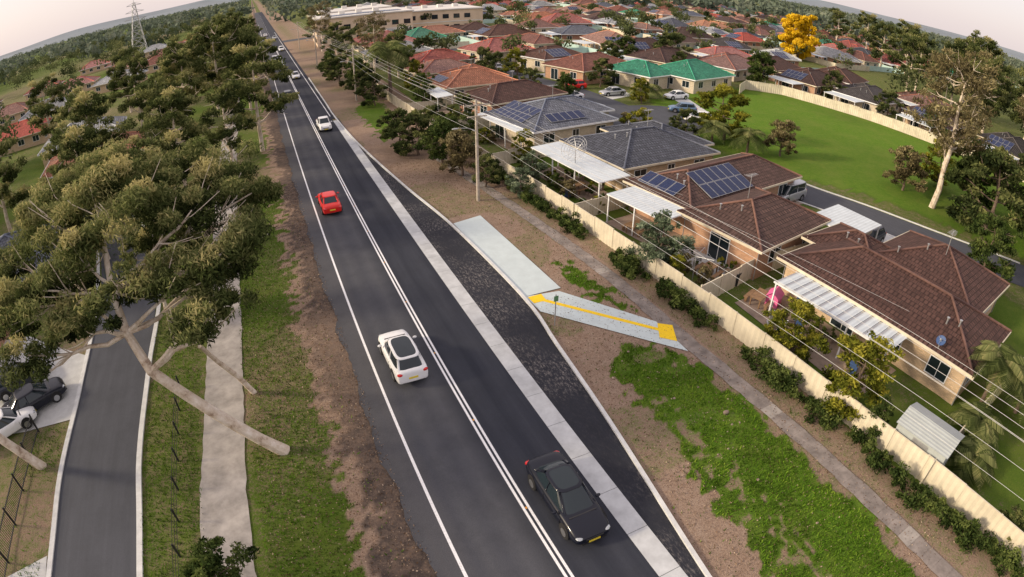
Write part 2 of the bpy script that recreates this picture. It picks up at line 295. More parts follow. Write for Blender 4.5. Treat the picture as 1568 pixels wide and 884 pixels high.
for i in range(len(c)-1):
    d=(c[i+1]-c[i]); L=d.length; d/=L; n=Vector((d.y,-d.x)); p=c[i]+d*.004; q=c[i+1]-d*.004; z=.024; w1=.55+random.uniform(-.06,.05); w2=.55+random.uniform(-.06,.05)
    mb.face([(*(p-n*w0),z),(*(p+n*w3),z),(*(q+n*w2),z),(*(q-n*w1),z)],1 if random.random()<.07 else 0); w0=w1;w3=w2
mb.obj('footpath',[M['path'],M['path3']])
ribbon('shared_path',[(-5.5,-8),(-5.9,15),(-5.5,24),(-5.2,37),(-5.4,60),(-5.6,82),(-5.6,120)],2.35,.03,M['path2'],jit=.06,step=.8)
SL=[(-12.8,-8),(-12.6,15),(-12.9,23),(-12.95,31),(-13.6,42),(-17,56),(-24,70)]
ribbon('side_street',SL,4.9,.02,M['asph2'])
for s_ in (-1,1): ribbon('street_kerb',[(p[0]+s_*(2.5+(.3 if i>3 else 0)),p[1]) for i,p in enumerate(SL)],.3,.10,M['kerbc'],h=.12)
poly('driveway',[(-29,28),(-28,40),(-22,39),(-17.5,35.5),(-15.4,34.0),(-15.4,27.5),(-19,27.3)],.03,M['conc'])
poly('driveway',[(-18,16.5),(-15.4,17.5),(-15.1,13),(-18,9)],.03,M['conc'])
ribbon('court_road',[(49,43),(50,36),(52.5,29),(55.5,21),(60,12),(67,0)],6.2,.03,M['asph2'])
ribbon('court_road',[(50,60),(50,72),(50,86),(48,100),(46,120),(44,160)],8,.024,M['asph2'])
cp=MB(); cp.face([(53.5+10*math.cos(k*.3142),65+8.5*math.sin(k*.3142),.030) for k in range(20)]); cp.obj('cul_de_sac',[M['asph2']])
ribbon('court_kerb',[(45.8,42),(46.8,36),(49.3,29),(52.3,20.5)],.2,.1,M['kerbc'],h=.1)
ribbon('court_kerb',[(52.3,44),(53.3,36.6),(55.8,30),(58.8,22),(63.2,13)],.2,.1,M['kerbc'],h=.1)
poly('driveway',[(44,27),(44,20.5),(52,22),(50,29)],.028,M['conc']); poly('driveway',[(43,33),(43,38),(47.5,38),(47.8,33)],.028,M['dirtpad'])
for pts in ([(62,66),(66,78),(69,77),(64,64)],[(45,66),(40,66),(40,69),(45,69)],[(54,82),(60,84),(60,80),(54,78)],[(53,100),(53,104),(58,104),(58,100)]): poly('driveway',pts,.034,M['conc'])
ribbon('cross_street',[(-90,236),(6,236),(24,236)],9,.012,M['asph2']); ribbon('cross_street',[(44,150),(110,158),(230,150)],7,.014,M['asph2']); ribbon('cross_street',[(70,120),(140,132),(260,118),(330,90)],7,.014,M['asph2'])
# ---------------------------------------------------------------- foliage
def quads_mesh(name,Q,tint,mats,mi=None):
    N=len(Q); me=bpy.data.meshes.new(name); me.vertices.add(N*4); me.vertices.foreach_set('co',Q.reshape(-1).astype(np.float32)); me.loops.add(N*4); me.loops.foreach_set('vertex_index',np.arange(N*4,dtype=np.int32)); me.polygons.add(N); me.polygons.foreach_set('loop_start',(np.arange(N)*4).astype(np.int32)); me.update(calc_edges=True)
    a=me.attributes.new('tint','FLOAT','POINT'); a.data.foreach_set('value',np.repeat(tint,4).astype(np.float32))
    for m in mats: me.materials.append(m)
    if mi is not None: me.polygons.foreach_set('material_index',mi.astype(np.int32))
    return me
def unit(n):
    v=rng.normal(size=(n,3)); return v/np.linalg.norm(v,axis=1,keepdims=True)
def leaves(P,L,Wd,droop=0.):
    n=len(P); u=unit(n); u[:,2]-=droop; u/=np.linalg.norm(u,axis=1,keepdims=True); v=np.cross(u,unit(n)); v/=np.linalg.norm(v,axis=1,keepdims=True)+1e-9; s=rng.uniform(.6,1.3,(n,1)); u=u*L*s; v=v*Wd*s
    return np.stack([P+u,P+v,P-u,P-v],1)
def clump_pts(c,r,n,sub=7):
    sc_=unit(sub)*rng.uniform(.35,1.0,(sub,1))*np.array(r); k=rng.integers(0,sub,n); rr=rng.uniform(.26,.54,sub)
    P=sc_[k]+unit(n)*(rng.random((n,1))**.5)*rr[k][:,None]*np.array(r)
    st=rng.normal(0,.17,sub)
    t=.45+.32*P[:,2]/max(r[2],.1)+st[k]+rng.normal(0,.14,n)-.12*(P[:,0]/r[0]); return P+np.array(c),np.clip(t,0,1)  # random tone plus painted light: paler toward clump top and left side
def tubeq(pts,rad,seg=7):
    mb=MB(); mb.tube(pts,rad,seg,cap=False); return [[mb.v[i] for i in f] for f in mb.f]
def branch(a,b,r0,r1,n=5,wob=.25):
    a=Vector(a);b=Vector(b);L=(b-a).length; pts=[];rad=[]
    for i in range(n+1):
        t=i/n; p=a.lerp(b,t); p.z+=-.10*L*math.sin(math.pi*t)*.6
        if 0<i<n: p+=Vector((random.uniform(-1,1),random.uniform(-1,1),random.uniform(-1,1)))*wob*L*.15
        pts.append(p);rad.append(r0+(r1-r0)*t)
    return pts,rad
def tree_mesh(name,trunk,trad,clumps,leafm,barkm,nper,L,Wd,droop=.3,twigs=3,sub=9):
    TQ=tubeq(trunk,trad,9); P=[];T=[]
    for (c,r) in clumps:
        c=Vector(c); cand=[(i,(Vector(p)-c).length) for i,p in enumerate(trunk[1:],1) if p[2]<c.z]
        i=min(cand,key=lambda q:q[1])[0] if cand else len(trunk)-1
        pts,rad=branch(trunk[i],c,trad[i]*.62,.035); TQ+=tubeq(pts,rad,6)
        for _ in range(twigs):
            e=c+Vector(unit(1)[0])*max(r)*.75; pp,ra=branch(pts[3],e,.045,.012,3); TQ+=tubeq(pp,ra,4)
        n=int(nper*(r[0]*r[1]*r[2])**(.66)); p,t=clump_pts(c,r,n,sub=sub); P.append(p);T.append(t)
    P=np.concatenate(P);T=np.concatenate(T); Q=leaves(P,L,Wd,droop); TQ=np.array([[tuple(v) for v in f] for f in TQ])
    allq=np.concatenate([TQ,Q]); tint=np.concatenate([np.zeros(len(TQ))+.5,T]); mi=np.concatenate([np.zeros(len(TQ)),np.ones(len(Q))])
    return quads_mesh(name,allq,tint,[barkm,leafm],mi)
def place(name,me,loc,s=1,rot=None,sz=None):
    o=bpy.data.objects.new(name,me); o.location=loc; o.scale=(s,s,s if sz is None else sz); o.rotation_euler=(0,0,random.uniform(0,6.28) if rot is None else rot); link(o); return o
# foreground leaning gum
tr=[(-2.4,21,-.1),(-3.4,21.1,1.0),(-4.9,21.2,2.9),(-6.1,21.3,4.5),(-7.2,21.4,6.0),(-7.9,22.3,7.6),(-8.3,23.6,9.2),(-8.4,25,11)]
cl=[((-13.6,24.0,9.3),(2.1,2.,1.2)),((-11.4,23.0,10.2),(2.1,1.9,1.2)),((-9.9,21.6,9.0),(1.7,1.6,1.)),((-12.2,28.5,11.2),(2.4,2.4,1.4)),((-9.0,27.5,12.2),(2.4,2.3,1.5)),((-6.4,29.5,12.0),(2.4,2.3,1.4)),((-7.0,25.2,11.6),(2.1,2.1,1.3)),((-4.1,26.0,11.0),(2.0,2.1,1.3)),((-3.0,29.5,10.6),(2.,2.3,1.3)),((-2.6,23.4,9.5),(1.7,1.8,1.1)),((-4.8,22.2,9.8),(1.7,1.7,1.1)),((-7.2,21.8,9.6),(1.7,1.7,1.1)),((-9.2,32.5,12.2),(2.5,2.6,1.5)),((-13.2,33,11.2),(2.5,2.5,1.4)),((-2.5,33.5,10.4),(2.,2.3,1.3)),((-15.3,28.5,10.3),(2.1,2.2,1.3)),((-5.5,34,11.6),(2.4,2.4,1.4)),((-3.2,21.4,8.4),(1.4,1.5,1.)),((-12.6,21.4,8.2),(1.5,1.5,1.)),((-2.0,26.4,9.2),(1.5,1.7,1.)),((-11.2,25.6,9.2),(1.6,1.6,1.)),((-5.6,27.2,9.6),(1.7,1.7,1.)),((-1.7,24.0,10.),(1.4,1.6,1.)),((-4.4,20.0,8.7),(1.3,1.3,.9)),((-1.3,29.5,10.0),(1.6,1.9,1.1)),((-3.4,24.6,8.6),(1.4,1.6,.9)),((-9.6,24.4,10.9),(1.9,1.9,1.2))]
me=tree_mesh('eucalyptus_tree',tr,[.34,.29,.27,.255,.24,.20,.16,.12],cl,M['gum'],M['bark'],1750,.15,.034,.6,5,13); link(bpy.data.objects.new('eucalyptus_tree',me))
me=tree_mesh('gum_tree',[(-16.8,23.9,-.1),(-17.6,23.7,1.6),(-18.9,23.5,4),(-20.4,23.4,7),(-22,24,10)],[.3,.26,.23,.19,.14],[((-25,24,11.5),(2.2,2.2,1.5)),((-24,27,12),(2.2,2.2,1.5)),((-26,21,11),(2.2,2.2,1.5))],M['gum'],M['bark'],500,.2,.05); link(bpy.data.objects.new('gum_tree',me))
def gum(name,h,spread,nper,leafm,seed,L=.3,Wd=.10,low=.35,ncl=12,bark='bark'):
    random.seed(seed); tr=[(0,0,-.1)];x=y=0
    for i in range(1,7):
        x+=random.uniform(-.25,.25)*spread*.2; y+=random.uniform(-.25,.25)*spread*.2; tr.append((x,y,h*.8*i/6))
    cl=[]
    for i in range(ncl):
        a=i*2.4+random.uniform(-.4,.4); z=low+(1-low)*((i+.5)/ncl); rr=spread*math.sin(math.pi*min(.95,.25+.68*(i/ncl)))*random.uniform(.35,.85)
        s=spread*random.uniform(.30,.48); cl.append(((x*.7+rr*math.cos(a),y*.7+rr*math.sin(a),h*z-s*.2),(s,s,s*.62)))
    r0=.02*h+.05; return tree_mesh(name,tr,[r0*(1-.13*i) for i in range(7)],cl,leafm,M[bark],nper,L,Wd,.3,2)
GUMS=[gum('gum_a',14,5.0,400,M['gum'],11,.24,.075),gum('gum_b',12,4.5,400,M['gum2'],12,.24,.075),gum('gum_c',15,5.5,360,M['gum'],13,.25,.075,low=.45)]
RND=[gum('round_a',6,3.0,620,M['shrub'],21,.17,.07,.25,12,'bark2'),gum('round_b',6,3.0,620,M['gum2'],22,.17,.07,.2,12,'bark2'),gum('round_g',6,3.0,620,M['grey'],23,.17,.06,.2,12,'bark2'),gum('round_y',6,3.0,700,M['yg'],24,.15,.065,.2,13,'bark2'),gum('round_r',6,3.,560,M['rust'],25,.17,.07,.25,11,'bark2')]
TALL=gum('tall_gum',19,6.5,110,M['rust'],31,.26,.075,.40,16)
YEL=gum('yellow_tree',12,6,420,M['yellow'],33,.35,.15,.15,16,'bark2')
random.seed(5)
for (x,y,h,k) in [(-.9,75,1.02,0),(-4.6,68,.85,1),(-6.4,96,1.12,2),(-2.2,104,.9,0),(-1.6,122,.95,1),(-5,138,1.1,2),(-1.8,150,.9,0),(-9.5,60,.9,0),(-12,92,1.1,2),(-8.6,112,1.,0),(-17,50,.9,0),(-19,62,1.0,0),(-22,104,1.15,1),(-42,110,1.1,0),(-15,128,1.,0),(-30,132,1.1,1),(-3,170,1.,1),(-2.5,190,1.,0),(-11,155,1.1,2),(-33,47,.8,2),(-8.8,47,.75,0),(-9.3,36,.55,0),(-34,66,.95,0),(-44,78,1.,2),(-66,78,1.25,0),(-13,76,1.,1)]:
    place('gum_tree',GUMS[k],(x,y,0),h*random.uniform(.92,1.05))
place('small_tree',RND[0],(-6.0,13.2,0),.55)
mb=MB(); mb.tube([(-3.6,26.1,-.1),(-4.1,25.6,1.6),(-4.7,24.7,3.4),(-5.2,23.9,5.1)],[.17,.15,.13,.11],9); mb.obj('dead_tree_trunk',[M['bark']],smooth=True)
for (n,k,x,y,s,sz) in [('shrub_tree',1,16.6,61.5,.95,.85),('shrub_tree',0,17.8,56.5,.95,.85),('shrub_tree',4,18.6,52.5,.85,.8),('shrub_tree',1,15.6,66,.8,.8),('shrub_tree',0,19.7,58,.8,.8),('shrub_tree',1,19,65,.8,.8),('shrub_tree',1,19.5,48.5,.55,.55),('shrub_tree',2,21.3,44.5,.5,.5),('shrub_tree',1,17.5,98,1.0,.9),('shrub_tree',0,18.2,106,1.1,1),('shrub_tree',1,15.5,114,1.1,1.),('shrub_tree',0,15,122,1.1,1.),('shrub_tree',1,17.8,91,.9,.9),
  ('garden_tree',2,24.8,28.6,.80,.70),('garden_tree',2,23.9,47.5,.5,.55),('garden_tree',3,26.4,54,.5,.6),('wattle_tree',3,25.6,15.8,.66,.64),('wattle_tree',3,25.9,11.0,.88,.74),('wattle_tree',0,24.9,8.6,.35,.4),
  ('garden_tree',3,55.6,53.4,1.45,1.2),('garden_tree',4,58.5,45.7,.85,.8),('garden_tree',4,67,31.5,1.1,.9),('garden_tree',1,66.5,19,1.9,1.6),('garden_tree',3,70,12,2.0,1.7),('garden_tree',0,64,10,1.5,1.5),('garden_tree',3,57,74,.6,.7),('garden_tree',1,50,55,.7,.7),('garden_tree',0,72,24,1.6,1.4),('garden_tree',1,78,18,1.8,1.6),('garden_tree',3,75,30,1.1,1.1),
  ('garden_tree',1,58,88,.9,.9),('garden_tree',3,49,104,.9,.9),('garden_tree',0,96,84,1.5,1.3),('garden_tree',1,108,58,1.,1),('garden_tree',0,106,46,1.,1.1),('garden_tree',1,108,72,1.,1.1),('garden_tree',0,52.8,14,1.0,1.0),('garden_tree',1,90,106,1.6,1.4),('garden_tree',3,43,56,.7,.7),('garden_tree',0,45,78,.8,.8),
  ('garden_tree',1,25,70,.6,.8),('garden_tree',0,24,84,.7,.9),('garden_tree',3,27,98,.7,.9),('garden_tree',1,42,98,.9,1.),('garden_tree',0,28,110,.9,1.1),('garden_tree',1,44,110,.8,.9),('garden_tree',4,30,128,1.,1.2),('garden_tree',1,70,104,1.,1.1),('garden_tree',0,80,112,1.1,1.1),('garden_tree',1,84,96,.8,.9),('garden_tree',1,44,88,.6,.7)]:
    place(n,RND[k],(x,y,0),s,None,sz)
for _ in range(56):
    y=random.uniform(-3,95); x=random.choice([random.uniform(24.9,26.0),random.uniform(24.9,26.5),random.uniform(42,46)])
    if 4<y<8 or 30.5<y<38: continue
    place('garden_shrub',RND[random.choice([0,1,2,3,0,4])],(x,y,0),random.uniform(.14,.34))
place('tall_gum_tree',TALL,(66,26.5,0),1.0,.6); place('tall_gum_tree',TALL,(24.5,124,0),.7,2.); place('tall_gum_tree',TALL,(20,180,0),.8,2.); place('gum_tree',GUMS[1],(27.5,114,0),.8)
place('tall_gum_tree',TALL,(119,28,0),1.1,3.)
for (x,y,k,s) in [(106,20,1,1.2),(112,6,1,1.3),(88,4,0,1.1),(140,48,1,1.5),(150,62,1,1.6),(136,36,1,1.5),(124,22,1,1.5),(165,60,0,1.6),(172,84,1,1.5),(190,98,0,1.5),(155,36,1,1.7),(210,120,1,1.5),(180,70,2,1.5),(230,140,0,1.5),(250,170,1,1.6),(128,46,1,1.4),(146,74,1,1.4)]: place('gum_tree',GUMS[k],(x,y,0),s)
place('yellow_tree',YEL,(158,122,0),1.3)
for x,y in [(21.5,140),(19,150),(22,162),(20,200),(24,215)]: place('gum_tree',GUMS[random.randint(0,2)],(x,y,0),.7)
P=[];T=[]; y=-3.
while y<54:
    fx=float(np.interp(y,[-1,5,22,30,40,50,66],[24.9,24.5,23.9,23.5,23.0,22.3,21.2]))-.9
    if vnoise(np.array([7.]),np.array([y+60.]),2.4,77)[0]>.30:
        r=random.uniform(.35,.95); p,t=clump_pts((fx+random.uniform(-.5,.25),y,.35+.25*r),(r,r*1.2,.25+.5*r),int(950*r),9); P.append(p);T.append(np.clip(t+random.uniform(-.25,.25),0,1))
    y+=random.uniform(.4,.95)
P=np.concatenate(P);T=np.concatenate(T); P[:,2]=np.abs(P[:,2]); link(bpy.data.objects.new('hedge',quads_mesh('hedge',leaves(P,.10,.045,.1),T,[M['shrub']])))
# grass tufts
n=560000; gx=rng.uniform(-18,24,n); gy=rng.uniform(0,60,n); g,l,_=masks(gx,gy); dens=np.where(g>.8,1.,np.where(g>.5,.36,.035))*np.clip(1.25-gy/55,.15,1); ok=rng.random(n)<dens*.8
kk=np.interp(gy,ky,kx)
ok&=~((gx>1.4)&(gx<kk+.15)); ok&=~((gx>-6.9)&(gx<-4.2)); ok&=~((gx>-15.8)&(gx<-10.1)); ok&=~((gx>20.2)&(gx<21.85)); ok&=~((gx<-15)&(gy>27)&(gy<40)); ok&=~((gx>13.9)&(gx<17)&(gy>27)&(gy<42.5)); ok&=~inpoly(gx,gy,[(14,29),(16.8,29),(20.6,23),(20.5,19),(14,26.5)])
gx=gx[ok];gy=gy[ok];l=l[ok];N=len(gx); B=np.stack([gx,gy,np.zeros(N)],1); a=rng.uniform(0,6.28,N); w=rng.uniform(.015,.04,N)[:,None]; h=rng.uniform(.05,.16,N)[:,None]; dx=np.stack([np.cos(a),np.sin(a),np.zeros(N)],1)*w; tip=np.stack([rng.normal(0,.5,N),rng.normal(0,.5,N),np.ones(N)],1)*h
pt=.6*vnoise(gx+200,gy+200,.8,55)+.4*vnoise(gx+200,gy+200,3.,56)
Q=np.stack([B-dx,B+dx,B+tip+dx*.25,B+tip-dx*.25],1); link(bpy.data.objects.new('grass_tufts',quads_mesh('grass_tufts',Q,np.clip(l*.6+rng.normal(.0,.2,N)+.9*(pt-.52),0,1),[M['grassb']])))
n=26000; gx=np.concatenate([rng.uniform(-4,2.3,n//2),rng.uniform(12,24,n//2)]); gy=rng.uniform(1,60,n); kk=np.interp(gy,ky,kx); ok=~((gx>11)&(gx<kk+.3))&~((gx>13.5)&(gx<17)&(gy>28)&(gy<43)); gx=gx[ok];gy=gy[ok];B=np.stack([gx,gy,np.full(len(gx),.035)],1)
link(bpy.data.objects.new('leaf_litter',quads_mesh('leaf_litter',leaves(B,.05,.025),rng.random(len(gx)),[M['litter']])))
mb=MB(); random.seed(8)
for _ in range(70):
    x=random.uniform(14.5,19.5); y=random.uniform(6,60); r=random.uniform(.03,.09)
    if 13.5<x<17.2 and 27<y<43: continue
    if inpoly(np.array([x]),np.array([y]),[(14,29),(16.8,29),(20.6,23),(20.5,19),(14,26.5)])[0]: continue
    mb.ell((x,y,r*.4),(r*random.uniform(.7,1.5),r,r*.6),0,6,4)
mb.ell((18.7,14.2,.1),(.2,.13,.11),0,8,5); mb.obj('stones',[M['dirtpad']])
# distant trees
def mass(pts,nq,size,name,mat):
    Ps=[];Ts=[]
    for (x,y,h,r) in pts:
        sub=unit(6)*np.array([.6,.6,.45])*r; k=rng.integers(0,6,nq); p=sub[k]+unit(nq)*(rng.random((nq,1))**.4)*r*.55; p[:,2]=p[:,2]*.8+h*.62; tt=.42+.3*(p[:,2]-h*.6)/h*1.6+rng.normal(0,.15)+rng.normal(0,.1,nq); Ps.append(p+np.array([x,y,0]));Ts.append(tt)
    P=np.concatenate(Ps);T=np.clip(np.concatenate(Ts),0,1); P[:,2]=np.abs(P[:,2]); link(bpy.data.objects.new(name,quads_mesh(name,leaves(P,size,size*.55),T,[mat])))
LH=[(-35,217),(-38,250),(-36,275),(-52,235),(-33,103),(-59,264),(-45,190),(-66,210),(-60,160),(-90,240),(-50,300),(-80,290),(-30,320),(-56,128),(-80,180),(-105,205),(-75,135),(-100,160),(-120,240),(-130,200),(-26,84)]
pts=[]; random.seed(3)
for _ in range(600):
    x=-random.uniform(10,420); y=random.uniform(110,560)
    if any(abs(x-a)<11 and -20<y-b<9 for a,b in LH): continue
    pts.append((x,y,random.uniform(7,14),random.uniform(3.,5.5)))
for _ in range(100):
    x=-random.uniform(38,120);y=random.uniform(40,120)
    if any(abs(x-a)<11 and -18<y-b<9 for a,b in LH): continue
    pts.append((x,y,random.uniform(8,13),random.uniform(3.5,5.)))
for _ in range(480): pts.append((random.uniform(30,420),random.uniform(110,460),random.uniform(4,10),random.uniform(1.8,3.9)))
for _ in range(200):
    x=random.uniform(125,420); y=random.uniform(-10,170)
    if y>.42*x+18: continue
    pts.append((x,y,random.uniform(9,17),random.uniform(4,6.5)))
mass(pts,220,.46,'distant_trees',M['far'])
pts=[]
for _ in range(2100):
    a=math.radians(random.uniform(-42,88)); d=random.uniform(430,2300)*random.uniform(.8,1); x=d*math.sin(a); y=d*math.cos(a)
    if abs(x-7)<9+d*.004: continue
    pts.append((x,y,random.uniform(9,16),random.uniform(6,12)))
mass(pts,55,2.1,'distant_trees',M['far_haze'])
hm=simple('hazed_hill_forest',(.20,.235,.265),1,.15,.002); mb=MB()  # blue-grey colour paints aerial haze onto the hills
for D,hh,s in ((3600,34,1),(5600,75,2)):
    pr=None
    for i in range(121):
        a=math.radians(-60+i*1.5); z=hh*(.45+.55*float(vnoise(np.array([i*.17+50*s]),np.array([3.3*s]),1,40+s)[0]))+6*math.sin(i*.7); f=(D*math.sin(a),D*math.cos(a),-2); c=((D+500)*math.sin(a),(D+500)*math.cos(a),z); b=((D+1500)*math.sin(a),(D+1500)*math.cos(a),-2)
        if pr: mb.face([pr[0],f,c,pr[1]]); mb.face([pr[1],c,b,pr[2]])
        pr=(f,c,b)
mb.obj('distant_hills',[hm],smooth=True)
# ---------------------------------------------------------------- houses
def hip(mb,caps,x0,x1,y0,y1,z,tp):
    w=x1-x0;d=y1-y0;s=min(w,d)/2;h=s*tp;sl=math.hypot(s,h)
    if w>=d: A=(x0+s,(y0+y1)/2,z+h);B=(x1-s,(y0+y1)/2,z+h); F=[([(x0,y0,z),(x1,y0,z),B,A],w),([(x1,y1,z),(x0,y1,z),A,B],w),([(x0,y1,z),(x0,y0,z),A],d),([(x1,y0,z),(x1,y1,z),B],d)]; hp=[((x0,y0,z),A),((x0,y1,z),A),((x1,y0,z),B),((x1,y1,z),B)]
    else: A=((x0+x1)/2,y0+s,z+h);B=((x0+x1)/2,y1-s,z+h); F=[([(x1,y0,z),(x1,y1,z),B,A],d),([(x0,y1,z),(x0,y0,z),A,B],d),([(x0,y0,z),(x1,y0,z),A],w),([(x1,y1,z),(x0,y1,z),B],w)]; hp=[((x0,y0,z),A),((x1,y0,z),A),((x0,y1,z),B),((x1,y1,z),B)]
    for p,L in F: mb.face(p,0,[(0,0),(L,0),(L-s,sl),(s,sl)] if len(p)==4 else [(0,0),(L,0),(L/2,sl)])
    mb.face([(x0,y0,z-.002),(x0,y1,z-.002),(x1,y1,z-.002),(x1,y0,z-.002)],0)
    if (Vector(A)-Vector(B)).length>.3: hp.append((A,B))
    for a,b in hp: caps.tube([(a[0],a[1],a[2]+.03),(b[0],b[1],b[2]+.03)],.10,6,0)
def house(loc,rot,rects,roof='brown',wall='cream',tp=.42,eave=2.7,name='brick_house',detail=True,solar=()):
    e=empty(name,(loc[0],loc[1],0),math.radians(rot)); rf=MB();cp=MB();wl=MB();gt=MB();wn=MB();vt=MB()
    for i,(x0,x1,y0,y1) in enumerate(rects):
        z=eave+i*.012; hip(rf,cp,x0,x1,y0,y1,z,tp); o=.55; a,b,c,d=x0+o,x1-o,y0+o,y1-o; wl.box(a,b,c,d,-.05,z-.004-.003*i)
        g=.06
        for q in ((x0-g,x1+g,y0-g,y0),(x0-g,x1+g,y1,y1+g),(x0-g,x0,y0,y1),(x1,x1+g,y0,y1)): gt.box(*q,z-.16,z+.03)
        if detail:
            for _ in range(2):
                u=random.uniform(.2,.4)*min(x1-x0,y1-y0); px=x0+u; py=random.uniform(y0+u,y1-u); zz=z+u*tp; vt.tube([(px,py,zz-.05),(px,py,zz+.4)],.06,8); vt.tube([(px,py,zz+.4),(px,py,zz+.46)],.11,8)
            for s2 in ((a-.05,c-.05),(b+.05,c-.05),(a-.05,d+.05)): vt.tube([(*s2,0),(*s2,z-.15)],.04,6)
        def win(ax,s,v,fix,wd,ht,zz):
            for dz0,dz1,dv0,dv1,off,m in [(0,ht,-wd/2,wd/2,.012,1),(ht,ht+.07,-wd/2-.07,wd/2+.07,.04,0),(-.07,0,-wd/2-.07,wd/2+.07,.05,0),(0,ht,-wd/2-.07,-wd/2,.04,0),(0,ht,wd/2,wd/2+.07,.04,0),(0,ht,-.025,.025,.03,0)]:
                f0,f1=(fix,fix+s*off) if s>0 else (fix+s*off,fix)
                if ax=='x': wn.box(f0,f1,v+dv0,v+dv1,zz+dz0,zz+dz1,m)
                else: wn.box(v+dv0,v+dv1,f0,f1,zz+dz0,zz+dz1,m)
        for ax,s,fix,lo,hi in (('x',-1,a,c,d),('x',1,b,c,d),('y',-1,c,a,b),('y',1,d,a,b)):
            L=hi-lo; k=max(1,int(L/3.6))
            for j in range(k):
                v=lo+L*(j+.5)/k
                if detail and j==k//2 and s<0 and i==0: win(ax,s,v,fix,1.8 if ax=='x' else .9,2.05,.06)
                else: win(ax,s,v,fix,1.5,1.15,.95)
    rf.obj('roof',[R_[roof]],e); cp.obj('ridge_caps',[CAP[roof]],e,smooth=True); wl.obj('walls',[W_[wall]],e); gt.obj('gutters',[M['white'] if random.random()<.5 else M['cream']],e); wn.obj('windows',[M['white'],M['glass']],e)
    if vt.v: vt.obj('vents_and_downpipes',[M['steel']],e)
    for (ri,side,u0,nu,nv,v0) in solar:
        x0,x1,y0,y1=rects[ri]; z=eave+ri*.012; mb=MB(); ct=1/math.sqrt(1+tp*tp); st=tp*ct; pw,ph=1.0,1.65
        for i in range(nu):
            for j in range(nv):
                u=u0+i*(pw+.05); v=v0+j*(ph+.05)
                def pt(uu,vv,up):
                    if side=='-x': return (x0+vv*ct-up*st,y1-uu,z+vv*st+up*ct)
                    if side=='+x': return (x1-vv*ct+up*st,y0+uu,z+vv*st+up*ct)
                    if side=='-y': return (x0+uu,y0+vv*ct-up*st,z+vv*st+up*ct)
                    return (x1-uu,y1-vv*ct+up*st,z+vv*st+up*ct)
                q=[(u,v),(u+pw,v),(u+pw,v+ph),(u,v+ph)]; mb.face([pt(*k,.12) for k in q],0,[(0,0),(pw,0),(pw,ph),(0,ph)])
                for k in range(4):
                    A,B=q[k],q[(k+1)%4]; mb.face([pt(*A,.06),pt(*B,.06),pt(*B,.12),pt(*A,.12)],1)
                for (A,B,Cc,Dd) in ((( u,v),(u+pw,v),(u+pw,v+.03),(u,v+.03)),((u,v+ph-.03),(u+pw,v+ph-.03),(u+pw,v+ph),(u,v+ph)),((u,v+.03),(u+.03,v+.03),(u+.03,v+ph-.03),(u,v+ph-.03)),((u+pw-.03,v+.03),(u+pw,v+.03),(u+pw,v+ph-.03),(u+pw-.03,v+ph-.03))): mb.face([pt(*A,.125),pt(*B,.125),pt(*Cc,.125),pt(*Dd,.125)],1)
        mb.obj('solar_panels',[M['solar'],M['steel']],e)
    return e
def patio(x0,x1,y0,y1,z,mat,name='patio_roof',rot=0,slope=.15,parent=None):
    cx,cy=(x0+x1)/2,(y0+y1)/2; e=empty(name,(cx,cy,0),math.radians(rot)); w,d=(x1-x0)/2,(y1-y0)/2; mb=MB()
    a=[(-w,-d,z),(w,-d,z+slope),(w,d,z+slope),(-w,d,z)]; mb.face(a,0); lo=[(p[0],p[1],p[2]-.10) for p in a]; mb.face(lo[::-1],0)
    for i in range(4): mb.face([lo[i],lo[(i+1)%4],a[(i+1)%4],a[i]],1)
    mb.obj('sheet_roof',[mat,M['white']],e); mb=MB()
    for px in (-w+.15,w-.15):
        for py in np.linspace(-d+.15,d-.15,max(2,int(d*2/3)+1)): mb.box(px-.05,px+.05,py-.05,py+.05,0,z-.1)
    mb.obj('posts',[M['white']],e); mb=MB(); mb.box(-w,w,-d,d,0,.03); mb.obj('paving',[M['dirtpad']],e); return e
house((39.3,15.3),4,[(-8.2,.4,-8.4,7.6),(-1.5,8.6,-5.8,4.6),(-3.4,2.6,2,8.8)],'choc','cream',.42)
house((45,-4.2),4,[(-11,6,-6,4.5)],'brick','orange',.42)
house((35,29.8),9,[(-6.0,5.0,-5.6,2.6),(-5.,13.0,2.0,9.8)],'brown','orange',.40,solar=[(1,'-y',3.2,6,2,.5),(1,'-x',1.2,4,1,.6)])
house((36.8,47.4),5,[(-7.,6.6,-5.6,5.),(0,8.5,-3,7)],'grey','cream',.36)
house((34.2,61.6),8,[(-6.8,6.,-5.2,6.),(-3,9,-1,7)],'bluegrey','pale',.38,solar=[(0,'-x',1.6,6,2,.6),(0,'-y',3.2,5,1,1.2)])
house((35,76),14,[(-7,7,-4.3,4.6)],'choc','red',.40)
house((33.6,90),4,[(-6.5,6.5,-5.5,4.6),(-2,7.5,0,9)],'terra','pale',.38,solar=[(0,'-x',2,4,1,.8)])
house((33.5,104),4,[(-6,6,-4.5,4.5)],'brick','cream',.4)
house((37,117),4,[(-6.5,6.5,-5,5)],'red','pale',.4)
house((73.5,87),16,[(-10,-.5,-2.5,9),(-3.5,12,-8.,4.)],'green','pale',.42)
house((61.5,97),16,[(-8,8,-5.5,5.5)],'brick','orange',.42)
house((60,111),14,[(-6,7,-5,5)],'brown','pale',.4,solar=[(0,'-y',3,5,2,.6)])
house((54,126),10,[(-7,7,-6,6)],'red','pale',.42)
house((-26,49),10,[(-6,6,-6,6)],'bluegrey','orange',.42); house((-27,37.5),0,[(-5,3,-3,4)],'orange','orange',.42)
